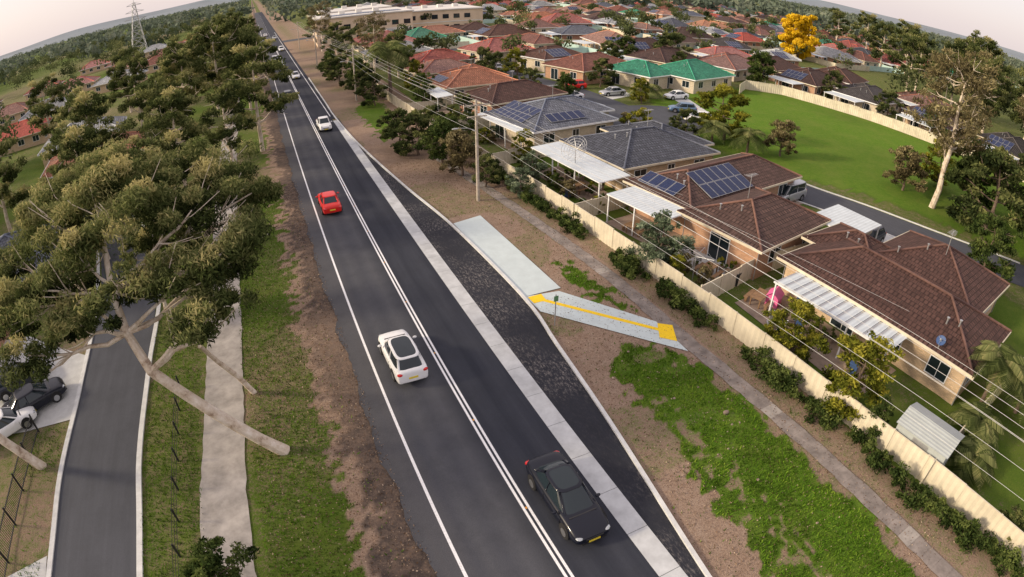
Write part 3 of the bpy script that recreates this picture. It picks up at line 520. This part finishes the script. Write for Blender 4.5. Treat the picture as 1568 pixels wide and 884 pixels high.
for (x,y,r,rc) in [(86,104,20,'choc'),(99,96,20,'brick'),(114,96,15,'brown'),(110,80,12,'choc'),(113,66,5,'dark'),(116,50,5,'brown'),(118,33,4,'dark'),(121,16,4,'bluegrey'),(128,84,12,'brown'),(134,62,8,'brick')]:
    house((x,y),r+random.uniform(-6,6),[(-8,8,-5.5,5.5),(-2,9,-2,8)],rc,random.choice(['cream','orange','pale']),.42,solar=[(0,'-x',1.5,5,2,.6)] if random.random()<.4 else ())
    patio(x-12,x-8,y-4,y+4,2.5,M['corrw'])
random.seed(18); cols=['red','red','terra','terra','brown','brick','choc','grey','bluegrey','terra','orange','lgrey','lgrey','dark','brown','terra','brick','grey','lgrey','red','brown','green']
fences=MB()
for gx_ in range(0,17):
    for gy_ in range(0,16):
        x=46+gx_*22+random.uniform(-4,4); y=122+gy_*20+random.uniform(-3.5,3.5)-gx_*3.2
        if (x<66 and y<140) or y<104 or (x<92 and 184<y<252) or (x<30): continue
        if math.hypot(x-158,y-122)<13: continue
        if random.random()<.08: continue
        r=random.choice([0,90,0,90,10,80])+random.uniform(-8,8); w=random.uniform(5.5,9.5); d=random.uniform(4.5,6.8); ex=random.choice([[],[(-2,w+2.0,-d+2,d+3.)],[(-w+1,0,-d-3.2,1)],[(0,w,-1,d+4.2)]])
        two=random.random()<.12
        house((x,y),r,[(-w,w,-d,d)]+ex,random.choice(cols),random.choice(['cream','pale','orange','pale','red']),random.uniform(.36,.5),eave=4.9 if two else 2.7,name='suburban_house',detail=False,solar=[(0,random.choice(['-x','-y']),2,5,2,.6)] if random.random()<.35 else ())
        fences.box(x-11,x-10.93,y-10,y+10,0,1.8,random.randint(0,1)); fences.box(x-10.9,x+11,y-10.3,y-10.2,0,1.8,random.randint(0,1))
        if random.random()<.6: patio(x-11,x-7.6,y-4,y+random.uniform(1,5),2.5,M['corrw'])
fences.obj('boundary_fence',[M['cream'],M['cyan']])
for (x,y) in LH: house((x,y),random.uniform(-15,15),[(-8,8,-6,6)],random.choice(['red','terra','brick','lgrey']),'cream',.42,name='suburban_house',detail=False)
e=empty('commercial_building',(47,210,0),math.radians(-3)); mb=MB(); wn=MB()
for (x0,x1,y0,y1,h) in [(-26,6,-18,12,9.),(6.01,34,-8,24,8.),(-22,4,12.01,36,9.6)]:
    mb.box(x0,x1,y0,y1,0,h,0); mb.box(x0-.5,x1+.5,y0-.5,y1+.5,h,h+.4,1); mb.box(x0-.06,x1+.06,y0-.06,y1+.06,3.6,3.9,1)
    for k in range(int((x1-x0)/4)):
        for z in (1.,4.9): wn.box(x0+1+k*4,x0+3.2+k*4,y0-.08,y0-.002,z,z+1.6)
    for k in range(int((y1-y0)/4)):
        for z in (1.,4.9): wn.box(x0-.08,x0-.002,y0+1+k*4,y0+3.2+k*4,z,z+1.6)
    for k in range(4): mb.box(x0+3+k*6,x0+5+k*6,y0+14,y0+16,h+.4,h+1.5,1)
for k in range(14):
    for j in range(3): mb.box(-22+k*1.8,-20.4+k*1.8,-14+j*2.4,-11.9+j*2.4,9.42,9.55,2)
mb.obj('walls_and_roof',[simple('render_beige',(.70,.55,.40),.8,.1,.3),simple('membrane_roof',(.66,.64,.60),.7,.12,.1),M['solar']],e); wn.obj('windows',[M['glass']],e)
for (x,y,r,c) in [(36,170,0,'red'),(54,174,5,'terra'),(36,150,0,'red'),(33,137,0,'lgrey')]: house((x,y),r,[(-8,8,-5.5,5.5)],c,'pale',.4,name='suburban_house',detail=False)
patio(26.0,32.6,31.0,37.4,2.6,M['corrw'],rot=9); patio(25.9,29.4,39.3,51.0,2.65,M['corrw'],rot=4); patio(26.2,28.5,56,67,2.6,M['corrw'],rot=6); patio(38.5,43,64,71,2.6,M['corrw'],rot=8); patio(24.5,27,79,86,2.6,M['corrw'])
patio(40,45.2,22.2,27,2.6,M['corrw'],'carport',rot=5)
e=empty('pergola',(29.8,15.6,0),math.radians(5)); mb=MB()
for k in range(13): mb.box(-1.35,1.35,-4.4+k*.70,-4.4+k*.70+.50,2.5,2.55,0)
for k in range(13): mb.box(-1.35,1.35,-4.4+k*.70+.52,-4.4+k*.70+.68,2.48,2.52,1)
mb.box(-1.4,-1.3,-4.4,4.8,2.36,2.47,2); mb.box(1.2,1.3,-4.4,4.8,2.36,2.47,2)
for y in (-4.2,-1.2,1.8,4.6): mb.box(-1.38,-1.28,y-.05,y+.05,0,2.36,2)
mb.obj('slatted_roof',[M['corrw'],M['steel'],M['white']],e)
def fence(name,pts,h,mat,post=2.4):
    mb=MB()
    for (a,b) in zip(pts[:-1],pts[1:]):
        a=Vector(a);b=Vector(b);L=(b-a).length;n=max(1,round(L/post));d=(b-a)/n;u=d.normalized();nn=Vector((u.y,-u.x))
        for i in range(n):
            hh=h+random.uniform(-.06,.06); p=a+d*i;q=a+d*(i+1); k=12
            for j in range(k):
                o0=.025 if j%2 else -.025; s=p+(q-p)*(j/k)+nn*o0; t_=p+(q-p)*((j+1)/k)-nn*o0; mb.face([(*s,0),(*t_,0),(*t_,hh),(*s,hh)])
            mb.box(p.x-.05,p.x+.05,p.y-.05,p.y+.05,0,h+.07)
            m0=nn*.04; mb.face([(*(p-m0),hh+.015),(*(p+m0),hh+.015),(*(q+m0),hh+.015),(*(q-m0),hh+.015)])
    return mb.obj(name,[mat])
fence('cream_metal_fence',[(25.0,-5),(24.6,5),(24.1,12),(23.95,22),(23.5,30),(23.1,40),(22.4,50.7),(21.3,66),(20.5,90),(20.6,110)],1.6,M['cream'])
for pts in ([(24.1,23.0),(31,24.3),(42,24.6)],[(23.1,38.0),(27,38.6),(31,39.2)],[(22.2,53.6),(31,54.8)],[(21.2,68),(30,69.5)],[(24.5,4.6),(31,5),(42,5.2)],[(20.7,82),(27,82)],[(42,24.6),(46,23.5)]): fence('side_fence',pts,1.6,M['cream'])
fence('park_boundary_fence',[(84,78),(90,82),(96,77),(101,58),(104,36),(108,5)],1.9,M['cream'])
e=empty('garden_shed',(26.0,5.9,0),math.radians(5)); mb=MB(); mb.box(-1.2,1.2,-1.6,1.6,0,1.95); mb.face([(-1.3,-1.7,1.97),(0,-1.7,2.4),(0,1.7,2.4),(-1.3,1.7,1.97)]); mb.face([(1.3,-1.7,1.97),(1.3,1.7,1.97),(0,1.7,2.4),(0,-1.7,2.4)]); mb.face([(-1.2,-1.6,1.951),(1.2,-1.6,1.951),(0,-1.6,2.36)]); mb.face([(-1.2,1.6,1.951),(0,1.6,2.36),(1.2,1.6,1.951)]); mb.obj('shed_body',[M['corrs']],e); mb=MB(); mb.box(-1.22,-1.202,-.5,.5,.05,1.8); mb.obj('door',[M['steel']],e)
def dish(loc,r,az,mat,name,h):
    e=empty(name,loc,az); mb=MB(); mb.tube([(0,0,0),(0,0,h)],.05,8); N=24; rings=[]
    for i in range(6):
        q=r*(.08+.92*i/5); rings.append([(q*math.cos(6.2832*j/N),q*math.sin(6.2832*j/N),.28*q*q/r) for j in range(N)])
    R=Matrix.Rotation(math.radians(50),4,'Y'); tr_=lambda p: tuple(R@Vector(p)+Vector((0,0,h)))
    if mat:
        for i in range(5):
            for j in range(0,N): j2=(j+1)%N; mb.face([tr_(rings[i][j]),tr_(rings[i][j2]),tr_(rings[i+1][j2]),tr_(rings[i+1][j])],1)
    else:
        for i in range(6): mb.tube([tr_(rings[i][j%N]) for j in range(N+1)],.02,4,cap=False)
        for j in range(0,N,2): mb.tube([tr_(rings[k][j]) for k in range(6)],.018,4)
    for j in (0,8,16): mb.tube([tr_(rings[5][j]),tr_((0,0,r*.8))],.012,4)
    mb.ell(tr_((0,0,r*.8)),(.07,.07,.07)); mb.obj('dish',[M['steel'],mat or M['steel']],e)
dish((27.0,44.5,0),1.35,math.radians(200),None,'satellite_dish',4.0); dish((31.9,9.3,2.75),.32,math.radians(180),M['blue'],'satellite_dish',.6)
def antenna(x,y,z):
    e=empty('tv_antenna',(x,y,z),random.random()); mb=MB(); mb.tube([(0,0,0),(0,0,2.2)],.03,6); mb.tube([(-.7,0,2.1),(.7,0,2.1)],.02,5)
    for k in range(7): mb.tube([(-.6+k*.2,-.35+.02*k,2.1),(-.6+k*.2,.35-.02*k,2.1)],.012,4)
    mb.obj('aerial',[M['steel']],e)
for p in [(42,14.5,4.2),(34,29,3.9),(38,48,4.2),(34,62,4.4),(35,76,4),(34,90,4)]: antenna(*p)
def table(x,y):
    e=empty('outdoor_table',(x,y,0),.3); mb=MB(); mb.box(-.8,.8,-.45,.45,.70,.75)
    for a in (-.7,.7):
        for b in (-.35,.35): mb.box(a-.04,a+.04,b-.04,b+.04,0,.70)
    for s in (-1,1): mb.box(-.7,.7,s*.8-.15,s*.8+.15,.42,.46); mb.box(-.6,-.5,s*.8-.1,s*.8+.1,0,.42); mb.box(.5,.6,s*.8-.1,s*.8+.1,0,.42)
    mb.obj('table_and_benches',[M['wood']],e)
table(28.4,21.4); table(27.6,26.0); table(26.8,34.2); table(27,44)
poly('backyard_paving',[(26.5,11),(31.5,11.2),(31,22.6),(26.8,22.2)],.034,M['dirtpad']); poly('backyard_paving',[(26.8,24.6),(30.5,25),(29.4,31),(27,31)],.034,M['conc'])
e=empty('play_house',(29.4,20.9,0),.4); mb=MB(); mb.box(-.55,.55,-.45,.45,0,.7); mb.face([(-.65,-.55,.7),(.65,-.55,.7),(.65,0,1.15),(-.65,0,1.15)],0); mb.face([(.65,.55,.7),(-.65,.55,.7),(-.65,0,1.15),(.65,0,1.15)],0); mb.face([(-.55,-.45,.7),(-.55,0,1.09),(-.55,.45,.7)]); mb.face([(.55,-.45,.7),(.55,.45,.7),(.55,0,1.09)]); mb.box(-.56,-.552,-.18,.18,.02,.55,1); mb.obj('play_house_body',[M['pink'],M['white']],e)
def bin_(x,y,m):
    e=empty('wheelie_bin',(x,y,0),random.random()); mb=MB(); a=[(-.24,-.26),(.24,-.26),(.24,.26),(-.24,.26)]; lo=[(p[0]*.8,p[1]*.8,.05) for p in a]; hi=[(*p,.95) for p in a]
    for i in range(4): mb.face([lo[i],lo[(i+1)%4],hi[(i+1)%4],hi[i]])
    mb.box(-.27,.27,-.29,.31,.95,1.03); mb.tube([(-.28,.24,.1),(.28,.24,.1)],.1,8); mb.obj('bin_body',[m],e)
for x,y,m in [(30.5,19.4,'blue'),(28.5,24.0,'black'),(25.5,43,'blue'),(25.6,38.8,'black'),(28.0,12.6,'blue'),(44,30,'black'),(27.2,19,'steel'),(30.6,25.2,'green_s'),(27.0,18.0,'white'),(28.2,17.6,'blue'),(27.4,28.6,'steel'),(25.6,50,'white')]: bin_(x,y,M[m])
def pot(x,y):
    e=empty('potted_plant',(x,y,0)); mb=MB(); mb.tube([(0,0,0),(0,0,.4)],[.15,.22],10); mb.obj('pot',[M['dirtpad']],e); p,t=clump_pts((0,0,.7),(.35,.35,.35),160,5); o=bpy.data.objects.new('foliage',quads_mesh('foliage',leaves(p,.1,.04),t,[M['yg'] if random.random()<.5 else M['shrub']])); link(o,e)
for _ in range(34): pot(random.uniform(25.8,30.4),random.choice([random.uniform(11,22),random.uniform(25,30),random.uniform(38,52)]))
e=empty('clothes_line',(25.9,25.8,0)); mb=MB(); mb.tube([(0,0,0),(0,0,2.1)],.04,8)
for k in range(4): a=k*math.pi/2+.4; mb.tube([(0,0,2.0),(1.4*math.cos(a),1.4*math.sin(a),2.2)],.02,5)
for r in (.6,1.,1.35):
    for k in range(4): a=k*math.pi/2+.4; b=a+math.pi/2; z=2.0+.14*r; mb.tube([(r*math.cos(a),r*math.sin(a),z),(r*math.cos(b),r*math.sin(b),z)],.008,4)
mb.obj('rotary_line',[M['steel']],e)
# palms
def palm(x,y,h,s=1.):
    e=empty('palm_tree',(x,y,0),random.random()*6); mb=MB(); mb.tube([(0,0,-.1),(.05,0,h*.5),(0,.05,h)],[.16*s,.13*s,.11*s],8); mb.obj('trunk',[M['bark2']],e); Q=[];T=[]
    for k in range(24):
        a=k*2.4; el=random.uniform(.15,1.2); L=2.5*s; pts=[]
        for i in range(29):
            t_=i/28; pts.append(Vector((math.cos(a)*L*t_*math.cos(el*.6),math.sin(a)*L*t_*math.cos(el*.6),h+L*(math.sin(el)*t_-.85*t_*t_))))
        tk=random.uniform(-.25,.2)
        for i in range(1,29):
            p=pts[i]; d=(p-pts[i-1]).normalized(); sd=d.cross(Vector((0,0,1)))
            if sd.length<1e-3: sd=Vector((1,0,0))
            sd.normalize(); t_=i/28; l=.62*s*math.sin(math.pi*min(1,.12+t_*.86))
            for sg in (-1,1):
                tip=p+sd*sg*l+d*l*.5-Vector((0,0,l*.35)); Q.append([p-d*.03*s,p+d*.05*s,tip+d*.02,tip-d*.02]); T.append(min(1,max(0,random.uniform(.3,.7)+tk)))
    me=quads_mesh('fronds',np.array([[tuple(v) for v in q] for q in Q]),np.array(T),[M['gum']]); o=bpy.data.objects.new('fronds',me); link(o,e)
random.seed(9); palm(33.2,5.4,3.9,1.0); palm(30.2,4.4,1.6,.85); palm(28.0,3.4,1.0,.8); palm(36.2,3.4,2.6,1.); palm(54,47.5,2.5,1.2); palm(60,77,2.,1.5); palm(21.6,96,8,1.9); palm(22.8,101,8,1.9); palm(52,52,2.4,1.2)
# ---------------------------------------------------------------- fences & poles
mb=MB()
for k in range(86): y=15+k*.14; mb.box(-17.83,-17.81,y,y+.02,.1,1.25)
for z in (.15,1.15): mb.box(-17.85,-17.79,15,27.1,z,z+.04)
for k in range(6): mb.box(-17.86,-17.78,15+k*2.4,15.08+k*2.4,0,1.35)
mb.obj('black_picket_fence',[M['black']])
mb=MB()
for k in range(9): mb.box(-8.14,-8.06,12+k*2.,12.08+k*2.,0,.95)
for z in (.3,.6,.9): mb.box(-8.11,-8.09,12,28.1,z,z+.025)
mb.obj('rail_fence',[M['black']])
def upole(x,y,h):
    e=empty('utility_pole',(x,y,0)); mb=MB(); mb.tube([(0,0,-.2),(0,0,h*.5),(0,0,h)],[.17,.14,.11],10); mb.box(-1.2,1.2,-.24,-.12,h-.5,h-.38); mb.box(-.9,.9,-.24,-.13,h-1.5,h-1.4); mb.obj('pole_and_arms',[M['pole']],e); mb=MB()
    for q in (-1.1,-.4,.4,1.1): mb.tube([(q,-.18,h-.38),(q,-.18,h-.2)],.04,6)
    mb.obj('insulators',[M['black']],e); mb=MB(); mb.tube([(0,0,h-2.8),(-.8,0,h-2.45),(-1.7,0,h-2.35)],.035,6); mb.ell((-1.95,0,h-2.37),(.33,.12,.08)); mb.obj('lamp_arm',[M['steel']],e,smooth=True)
poles=[(21.0,-14,9.6),(17.6,45.6,9.4),(15.8,97,9.4),(14.6,146,9.4),(14.2,195,9.4)]
for p in poles: upole(*p)
def wire(name,a,b,sag,r=.007):
    a=Vector(a);b=Vector(b); c=bpy.data.curves.new(name,'CURVE'); c.dimensions='3D'; c.bevel_depth=r; s=c.splines.new('POLY'); n=24; s.points.add(n)
    for i in range(n+1):
        t=i/n; p=a.lerp(b,t); p.z-=sag*4*t*(1-t); s.points[i].co=(*p,1)
    c.materials.append(M['wire']); o=bpy.data.objects.new(name,c); link(o)
for i in range(len(poles)-1):
    a,b=poles[i],poles[i+1]
    for q,dz in ((-1.1,-.2),(-.4,-.2),(.4,-.2),(1.1,-.2),(-.8,-1.35),(.8,-1.35),(0,-2.9)): wire('power_line',(a[0]+q,a[1],a[2]+dz),(b[0]+q,b[1],b[2]+dz),.7,.007 if i==0 else .010)
for q in ((30.5,33,3.2),(31,44,3.2),(28.5,57,3.2),(33,12,3.3)): wire('service_line',(17.6,45.6,8.2),q,.4,.008)
e=empty('street_sign',(14.45,25.2,0)); mb=MB(); mb.tube([(0,0,0),(0,0,2.2)],.035,8); mb.obj('post',[M['steel']],e); mb=MB(); mb.box(-.15,.15,-.045,-.036,1.75,2.12); mb.obj('panel',[M['green_s']],e)
e=empty('transmission_tower',(-62,318,0),.3); mb=MB(); H_=30
def pw(z): return 4.0*(1-z/H_)**1.1+.5 if z<H_ else .3
lv=[0,5.5,10,14,17.7,21,23.7,26.3,28.6]
for a,b in zip(lv[:-1],lv[1:]):
    A=[(sx*pw(a),sy*pw(a),a) for sx,sy in ((-1,-1),(1,-1),(1,1),(-1,1))]; B=[(sx*pw(b),sy*pw(b),b) for sx,sy in ((-1,-1),(1,-1),(1,1),(-1,1))]
    for i in range(4):
        j=(i+1)%4; mb.tube([A[i],B[i]],.14,4); mb.tube([A[i],B[j]],.08,4); mb.tube([A[j],B[i]],.08,4); mb.tube([B[i],B[j]],.08,4)
for z,w in ((20,6.),(23.7,5.),(27.3,4.)):
    for s in (-1,1): mb.tube([(0,0,z),(s*w,0,z)],.12,4); mb.tube([(0,0,z+1.4),(s*w,0,z)],.09,4)
mb.tube([(0,0,27),(0,0,31)],.12,4); mb.obj('lattice',[M['steel']],e)
# ---------------------------------------------------------------- vehicles
def car(name,loc,head,pk,kind='sedan',darkroof=False):
    e=empty(name,(loc[0],loc[1],.03),math.radians(head)); pm=P_[pk]
    if kind=='sedan': ST=[(-2.36,.66,.72,.40),(-2.33,.80,.88,.28),(-2.1,.87,.98,.22),(-1.55,.90,1.0,.2),(-.9,.91,.97,.2),(0,.915,.95,.2),(.8,.91,.94,.2),(1.2,.90,.92,.2),(1.75,.89,.86,.22),(2.12,.86,.78,.24),(2.32,.76,.68,.28),(2.40,.60,.56,.36)]; G=(-1.80,1.22,-1.0,.30,.93,1.42,.80,.62)
    elif kind=='hatch': ST=[(-2.2,.72,.82,.40),(-2.17,.84,1.02,.28),(-1.95,.89,1.08,.22),(-1.5,.91,1.06,.2),(-.9,.915,1.03,.2),(0,.92,1.01,.2),(.7,.915,.99,.2),(1.1,.91,.97,.2),(1.6,.90,.91,.22),(1.98,.87,.82,.24),(2.2,.78,.72,.28),(2.28,.62,.58,.36)]; G=(-2.08,1.15,-1.62,.38,.98,1.52,.81,.66)
    elif kind=='ute': ST=[(-2.5,.78,.9,.45),(-2.47,.88,1.02,.3),(-1.6,.92,1.02,.25),(-.9,.92,1.02,.25),(0,.92,1.0,.25),(.8,.92,1.0,.25),(1.3,.91,.98,.25),(1.9,.89,.92,.25),(2.35,.84,.84,.3),(2.48,.70,.64,.4)]; G=(-.95,1.2,-.65,.5,.98,1.6,.81,.67)
    else: ST=[(-2.3,.84,1.1,.4),(-2.27,.90,1.2,.28),(-1.5,.93,1.2,.22),(-.5,.94,1.18,.22),(.5,.94,1.15,.22),(1.4,.92,1.08,.22),(1.95,.89,.95,.25),(2.25,.78,.7,.3)]; G=(-2.22,1.75,-2.08,.85,1.1,1.9,.86,.74)
    B=MB(); rings=[]
    for (y,w,zt,zb) in ST:
        half=[(0,zt+.04),(.45*w,zt+.035),(.80*w,zt+.005),(.94*w,zt-.06),(.995*w,zt-.20),(w,(zt+zb)/2),(.97*w,zb+.08),(.88*w,zb),(0,zb)]
        rings.append([(x,y,z) for x,z in half]+[(-x,y,z) for x,z in half[-2:0:-1]])
    n=len(rings[0])
    for r in rings: B.v+=r
    for i in range(len(rings)-1):
        for j in range(n): B.f.append((i*n+j,(i+1)*n+j,(i+1)*n+(j+1)%n,i*n+(j+1)%n)); B.m.append(0); B.uv.append([(0,0)]*4)
    B.f.append(tuple(range(n))); B.m.append(0); B.uv.append([(0,0)]*n); B.f.append(tuple((len(rings)-1)*n+j for j in reversed(range(n)))); B.m.append(0); B.uv.append([(0,0)]*n)
    o=B.obj('body',[pm],e,smooth=True); s=o.modifiers.new('s','SUBSURF'); s.levels=s.render_levels=2
    rb,fb,rt,ft,zb,zt,wb,wt=G; N=40
    def ring(u,ex=0,zz=None):
        r_=rb+(rt-rb)*u; f_=fb+(ft-fb)*u; w_=wb+(wt-wb)*u+ex; z=zb-.04+(zt-zb+.04)*u if zz is None else zz; cy=(r_+f_)/2; hl=(f_-r_)/2+ex; out=[]
        for j in range(N):
            a=6.2832*(j+.5)/N; c_,s_=math.cos(a),math.sin(a); px=w_*math.copysign(abs(c_)**.30,c_); sy=math.copysign(abs(s_)**.36,s_); bow=.10*(1-(px/w_)**2) if abs(s_)>.35 else 0; out.append((px*(1-.06*abs(sy)**4),cy+hl*sy+math.copysign(bow,s_)*(1 if s_>0 else .5),z))
        return out
    Gm=MB(); L=[ring(0),ring(.5,.015),ring(1)]
    for r in L: Gm.v+=r
    for i in range(2):
        for j in range(N): Gm.f.append((i*N+j,i*N+(j+1)%N,(i+1)*N+(j+1)%N,(i+1)*N+j)); Gm.m.append(0); Gm.uv.append([(0,0)]*4)
    Gm.obj('windows',[M['glass']],e,smooth=True)
    Rf=MB(); L=[ring(1,.012,zt-.05),ring(1,.02,zt),ring(1,-.02,zt+.03),ring(1,-.09,zt+.045),ring(1,-.12,zt+.046),ring(1,-.35,zt+.06)]
    for r in L: Rf.v+=r
    for i in range(5):
        for j in range(N): Rf.f.append((i*N+j,i*N+(j+1)%N,(i+1)*N+(j+1)%N,(i+1)*N+j)); Rf.m.append(1 if (darkroof and i>=4) else 0); Rf.uv.append([(0,0)]*4)
    Rf.f.append(tuple(5*N+j for j in range(N))); Rf.m.append(1 if darkroof else 0); Rf.uv.append([(0,0)]*N)
    Rf.obj('roof_panel',[pm,M['glass']],e,smooth=True)
    Pl=MB(); a=ring(0,.008); b=ring(.5,.022); c=ring(1,.012); q=N//8
    for j in (q,N//2-1-q,N//2+q,N-1-q): Pl.tube([a[j],b[j],c[j]],.05 if j<N//2 else .075,6)
    ymid=(rb+fb)/2-.1
    for sx in (-1,1): Pl.tube([(sx*wb,ymid,zb),(sx*((wb+wt)/2+.018),ymid,(zb+zt)/2),(sx*(wt+.01),ymid,zt)],.03,5)
    Pl.obj('pillars',[pm],e,smooth=True)
    Wm=MB(); fy=ST[-1][0]-.92; ry=ST[0][0]+.92
    for y in (fy,ry):
        for s_ in (-1,1): Wm.tube([(s_*.60,y,.39),(s_*.925,y,.39)],.385,20,0); Wm.tube([(s_*.64,y,.33),(s_*.94,y,.33)],.325,20,0); Wm.tube([(s_*.70,y,.33),(s_*.946,y,.33)],.21,12,1)
    Wm.obj('wheels',[M['tyre'],M['rim']],e)
    D=MB(); y0=ST[0][0]; y1=ST[-1][0]; zt0=ST[1][2]; zf=ST[-2][2]
    for s_ in (-1,1):
        D.ell((s_*.62,y1-.20,zf-.02),(.17,.17,.055),0); D.ell((s_*.68,y0+.10,zt0-.12),(.18,.12,.10),1); D.ell((s_*(wb+.22),fb-.42,zb+.03),(.13,.08,.075),2)
        for yy_ in (ymid,fb-.15): D.box(min(s_*.906,s_*.924),max(s_*.906,s_*.924),yy_-.008,yy_+.008,.35,zb-.18,4)
    D.box(-.26,.26,y0-.015,y0+.03,.56,.68,3); D.box(-.26,.26,y1-.03,y1+.015,.36,.47,3); D.box(-.40,.40,y1-.10,y1+.006,.52,.60,4); D.box(-.56,.56,y1-.14,y1-.0,.27,.35,4)
    D.box(-.62,.62,fb+.10,fb+.16,zb-.035,zb+.012,4); D.box(-.6,.6,y0+.02,y0+.10,.30,.42,4)
    D.obj('lights_and_trim',[M['lamp'],M['red_l'],pm,M['plate'],M['black']],e)
    if kind=='ute': T_=MB(); T_.box(-.76,.76,-2.38,-1.0,1.04,1.085); T_.obj('tray_cover',[M['black']],e)
car('white_hatchback_car',(4.95,25.4),1,'white','hatch',True); car('black_sedan_car',(8.5,13.0),180,'black','sedan',True); car('red_car',(4.7,50.5),0,'red','sedan'); car('white_ute',(8.2,81),180,'white','ute')
car('dark_car',(4.8,109),0,'dark','hatch'); car('white_car',(8.2,133),180,'white','sedan'); car('white_car',(8.4,200),180,'white','hatch'); car('dark_car',(5,222),0,'dark','sedan'); car('white_van',(5,170),0,'white','van'); car('silver_car',(8.3,255),180,'silver','sedan'); car('white_car',(5,280),0,'white','sedan')
car('parked_red_car',(52.5,88),75,'red','hatch'); car('parked_blue_car',(60.2,67.5),60,'blue','hatch'); car('parked_white_car',(58.6,62.0),60,'white','hatch'); car('parked_silver_van',(46.6,34.4),95,'silver','van'); car('parked_suv',(46.6,24),95,'dark','hatch')
car('parked_black_car',(-18.6,29.6),-60,'black','sedan'); car('parked_black_car',(-20.8,32.4),-60,'dark','hatch'); car('parked_white_car',(-20.4,27.6),-60,'white','sedan')
for x,y,c in [(70,118,'white'),(44,140,'dark'),(90,126,'white'),(110,118,'silver'),(44,128,'white'),(75,152,'red'),(130,130,'white'),(100,158,'dark'),(42.5,92,'white'),(48,112,'silver'),(47,80,'white'),(66,76,'white'),(56,81,'silver')]: car('parked_car',(x,y),random.choice([0,90,80]),c,random.choice(['sedan','hatch']))
# ---------------------------------------------------------------- light, sky, camera
w=bpy.data.worlds.new('World'); bpy.context.scene.world=w; w.use_nodes=True; nt=w.node_tree; bg=nt.nodes['Background']
sky=nt.nodes.new('ShaderNodeTexSky'); sky.sky_type='NISHITA'; sky.sun_disc=False; sky.sun_elevation=math.radians(22); sky.sun_rotation=math.radians(-75); sky.dust_density=3; sky.air_density=1.; sky.ozone_density=1
mx=nt.nodes.new('ShaderNodeMix'); mx.data_type='RGBA'; mx.inputs[0].default_value=.6; nt.links.new(sky.outputs[0],mx.inputs[6]); mx.inputs[7].default_value=(9.8,8.4,8.3,1)
nt.links.new(mx.outputs[2],bg.inputs[0]); bg.inputs[1].default_value=.132
sl=bpy.data.lights.new('Sun','SUN'); sl.energy=3.7; sl.angle=math.radians(7); sl.color=(1,.83,.60); so=bpy.data.objects.new('Sun',sl); link(so)
az=math.radians(-75); el=math.radians(22); sd=Vector((math.sin(az)*math.cos(el),math.cos(az)*math.cos(el),math.sin(el))); so.rotation_euler=sd.to_track_quat('Z','Y').to_euler()
vs=bpy.context.scene.view_settings; vs.view_transform='Standard'; vs.look='None'; vs.exposure=0
P=math.radians(31); YAW=math.radians(24.7); F=885.0
fwd=Vector((math.sin(YAW)*math.cos(P),math.cos(YAW)*math.cos(P),-math.sin(P))); right=Vector((math.cos(YAW),-math.sin(YAW),0)); up=right.cross(fwd)
cd=bpy.data.cameras.new('Camera'); cam=bpy.data.objects.new('Camera',cd); link(cam)
Mx=Matrix((right,up,-fwd)).transposed().to_4x4(); Mx.translation=(0,0,20); cam.matrix_world=Mx
cd.clip_end=20000; cd.sensor_width=36; cd.sensor_height=36*577/1024; cd.sensor_fit='HORIZONTAL'; cd.lens=20; cd.type='PANO'
t=cd if hasattr(cd,'panorama_type') else cd.cycles
t.panorama_type='FISHEYE_LENS_POLYNOMIAL'; t.fisheye_fov=math.radians(180); t.fisheye_polynomial_k0=0; t.fisheye_polynomial_k1=-1/(F*36/1568); t.fisheye_polynomial_k2=0; t.fisheye_polynomial_k3=0; t.fisheye_polynomial_k4=0
bpy.context.scene.camera=cam
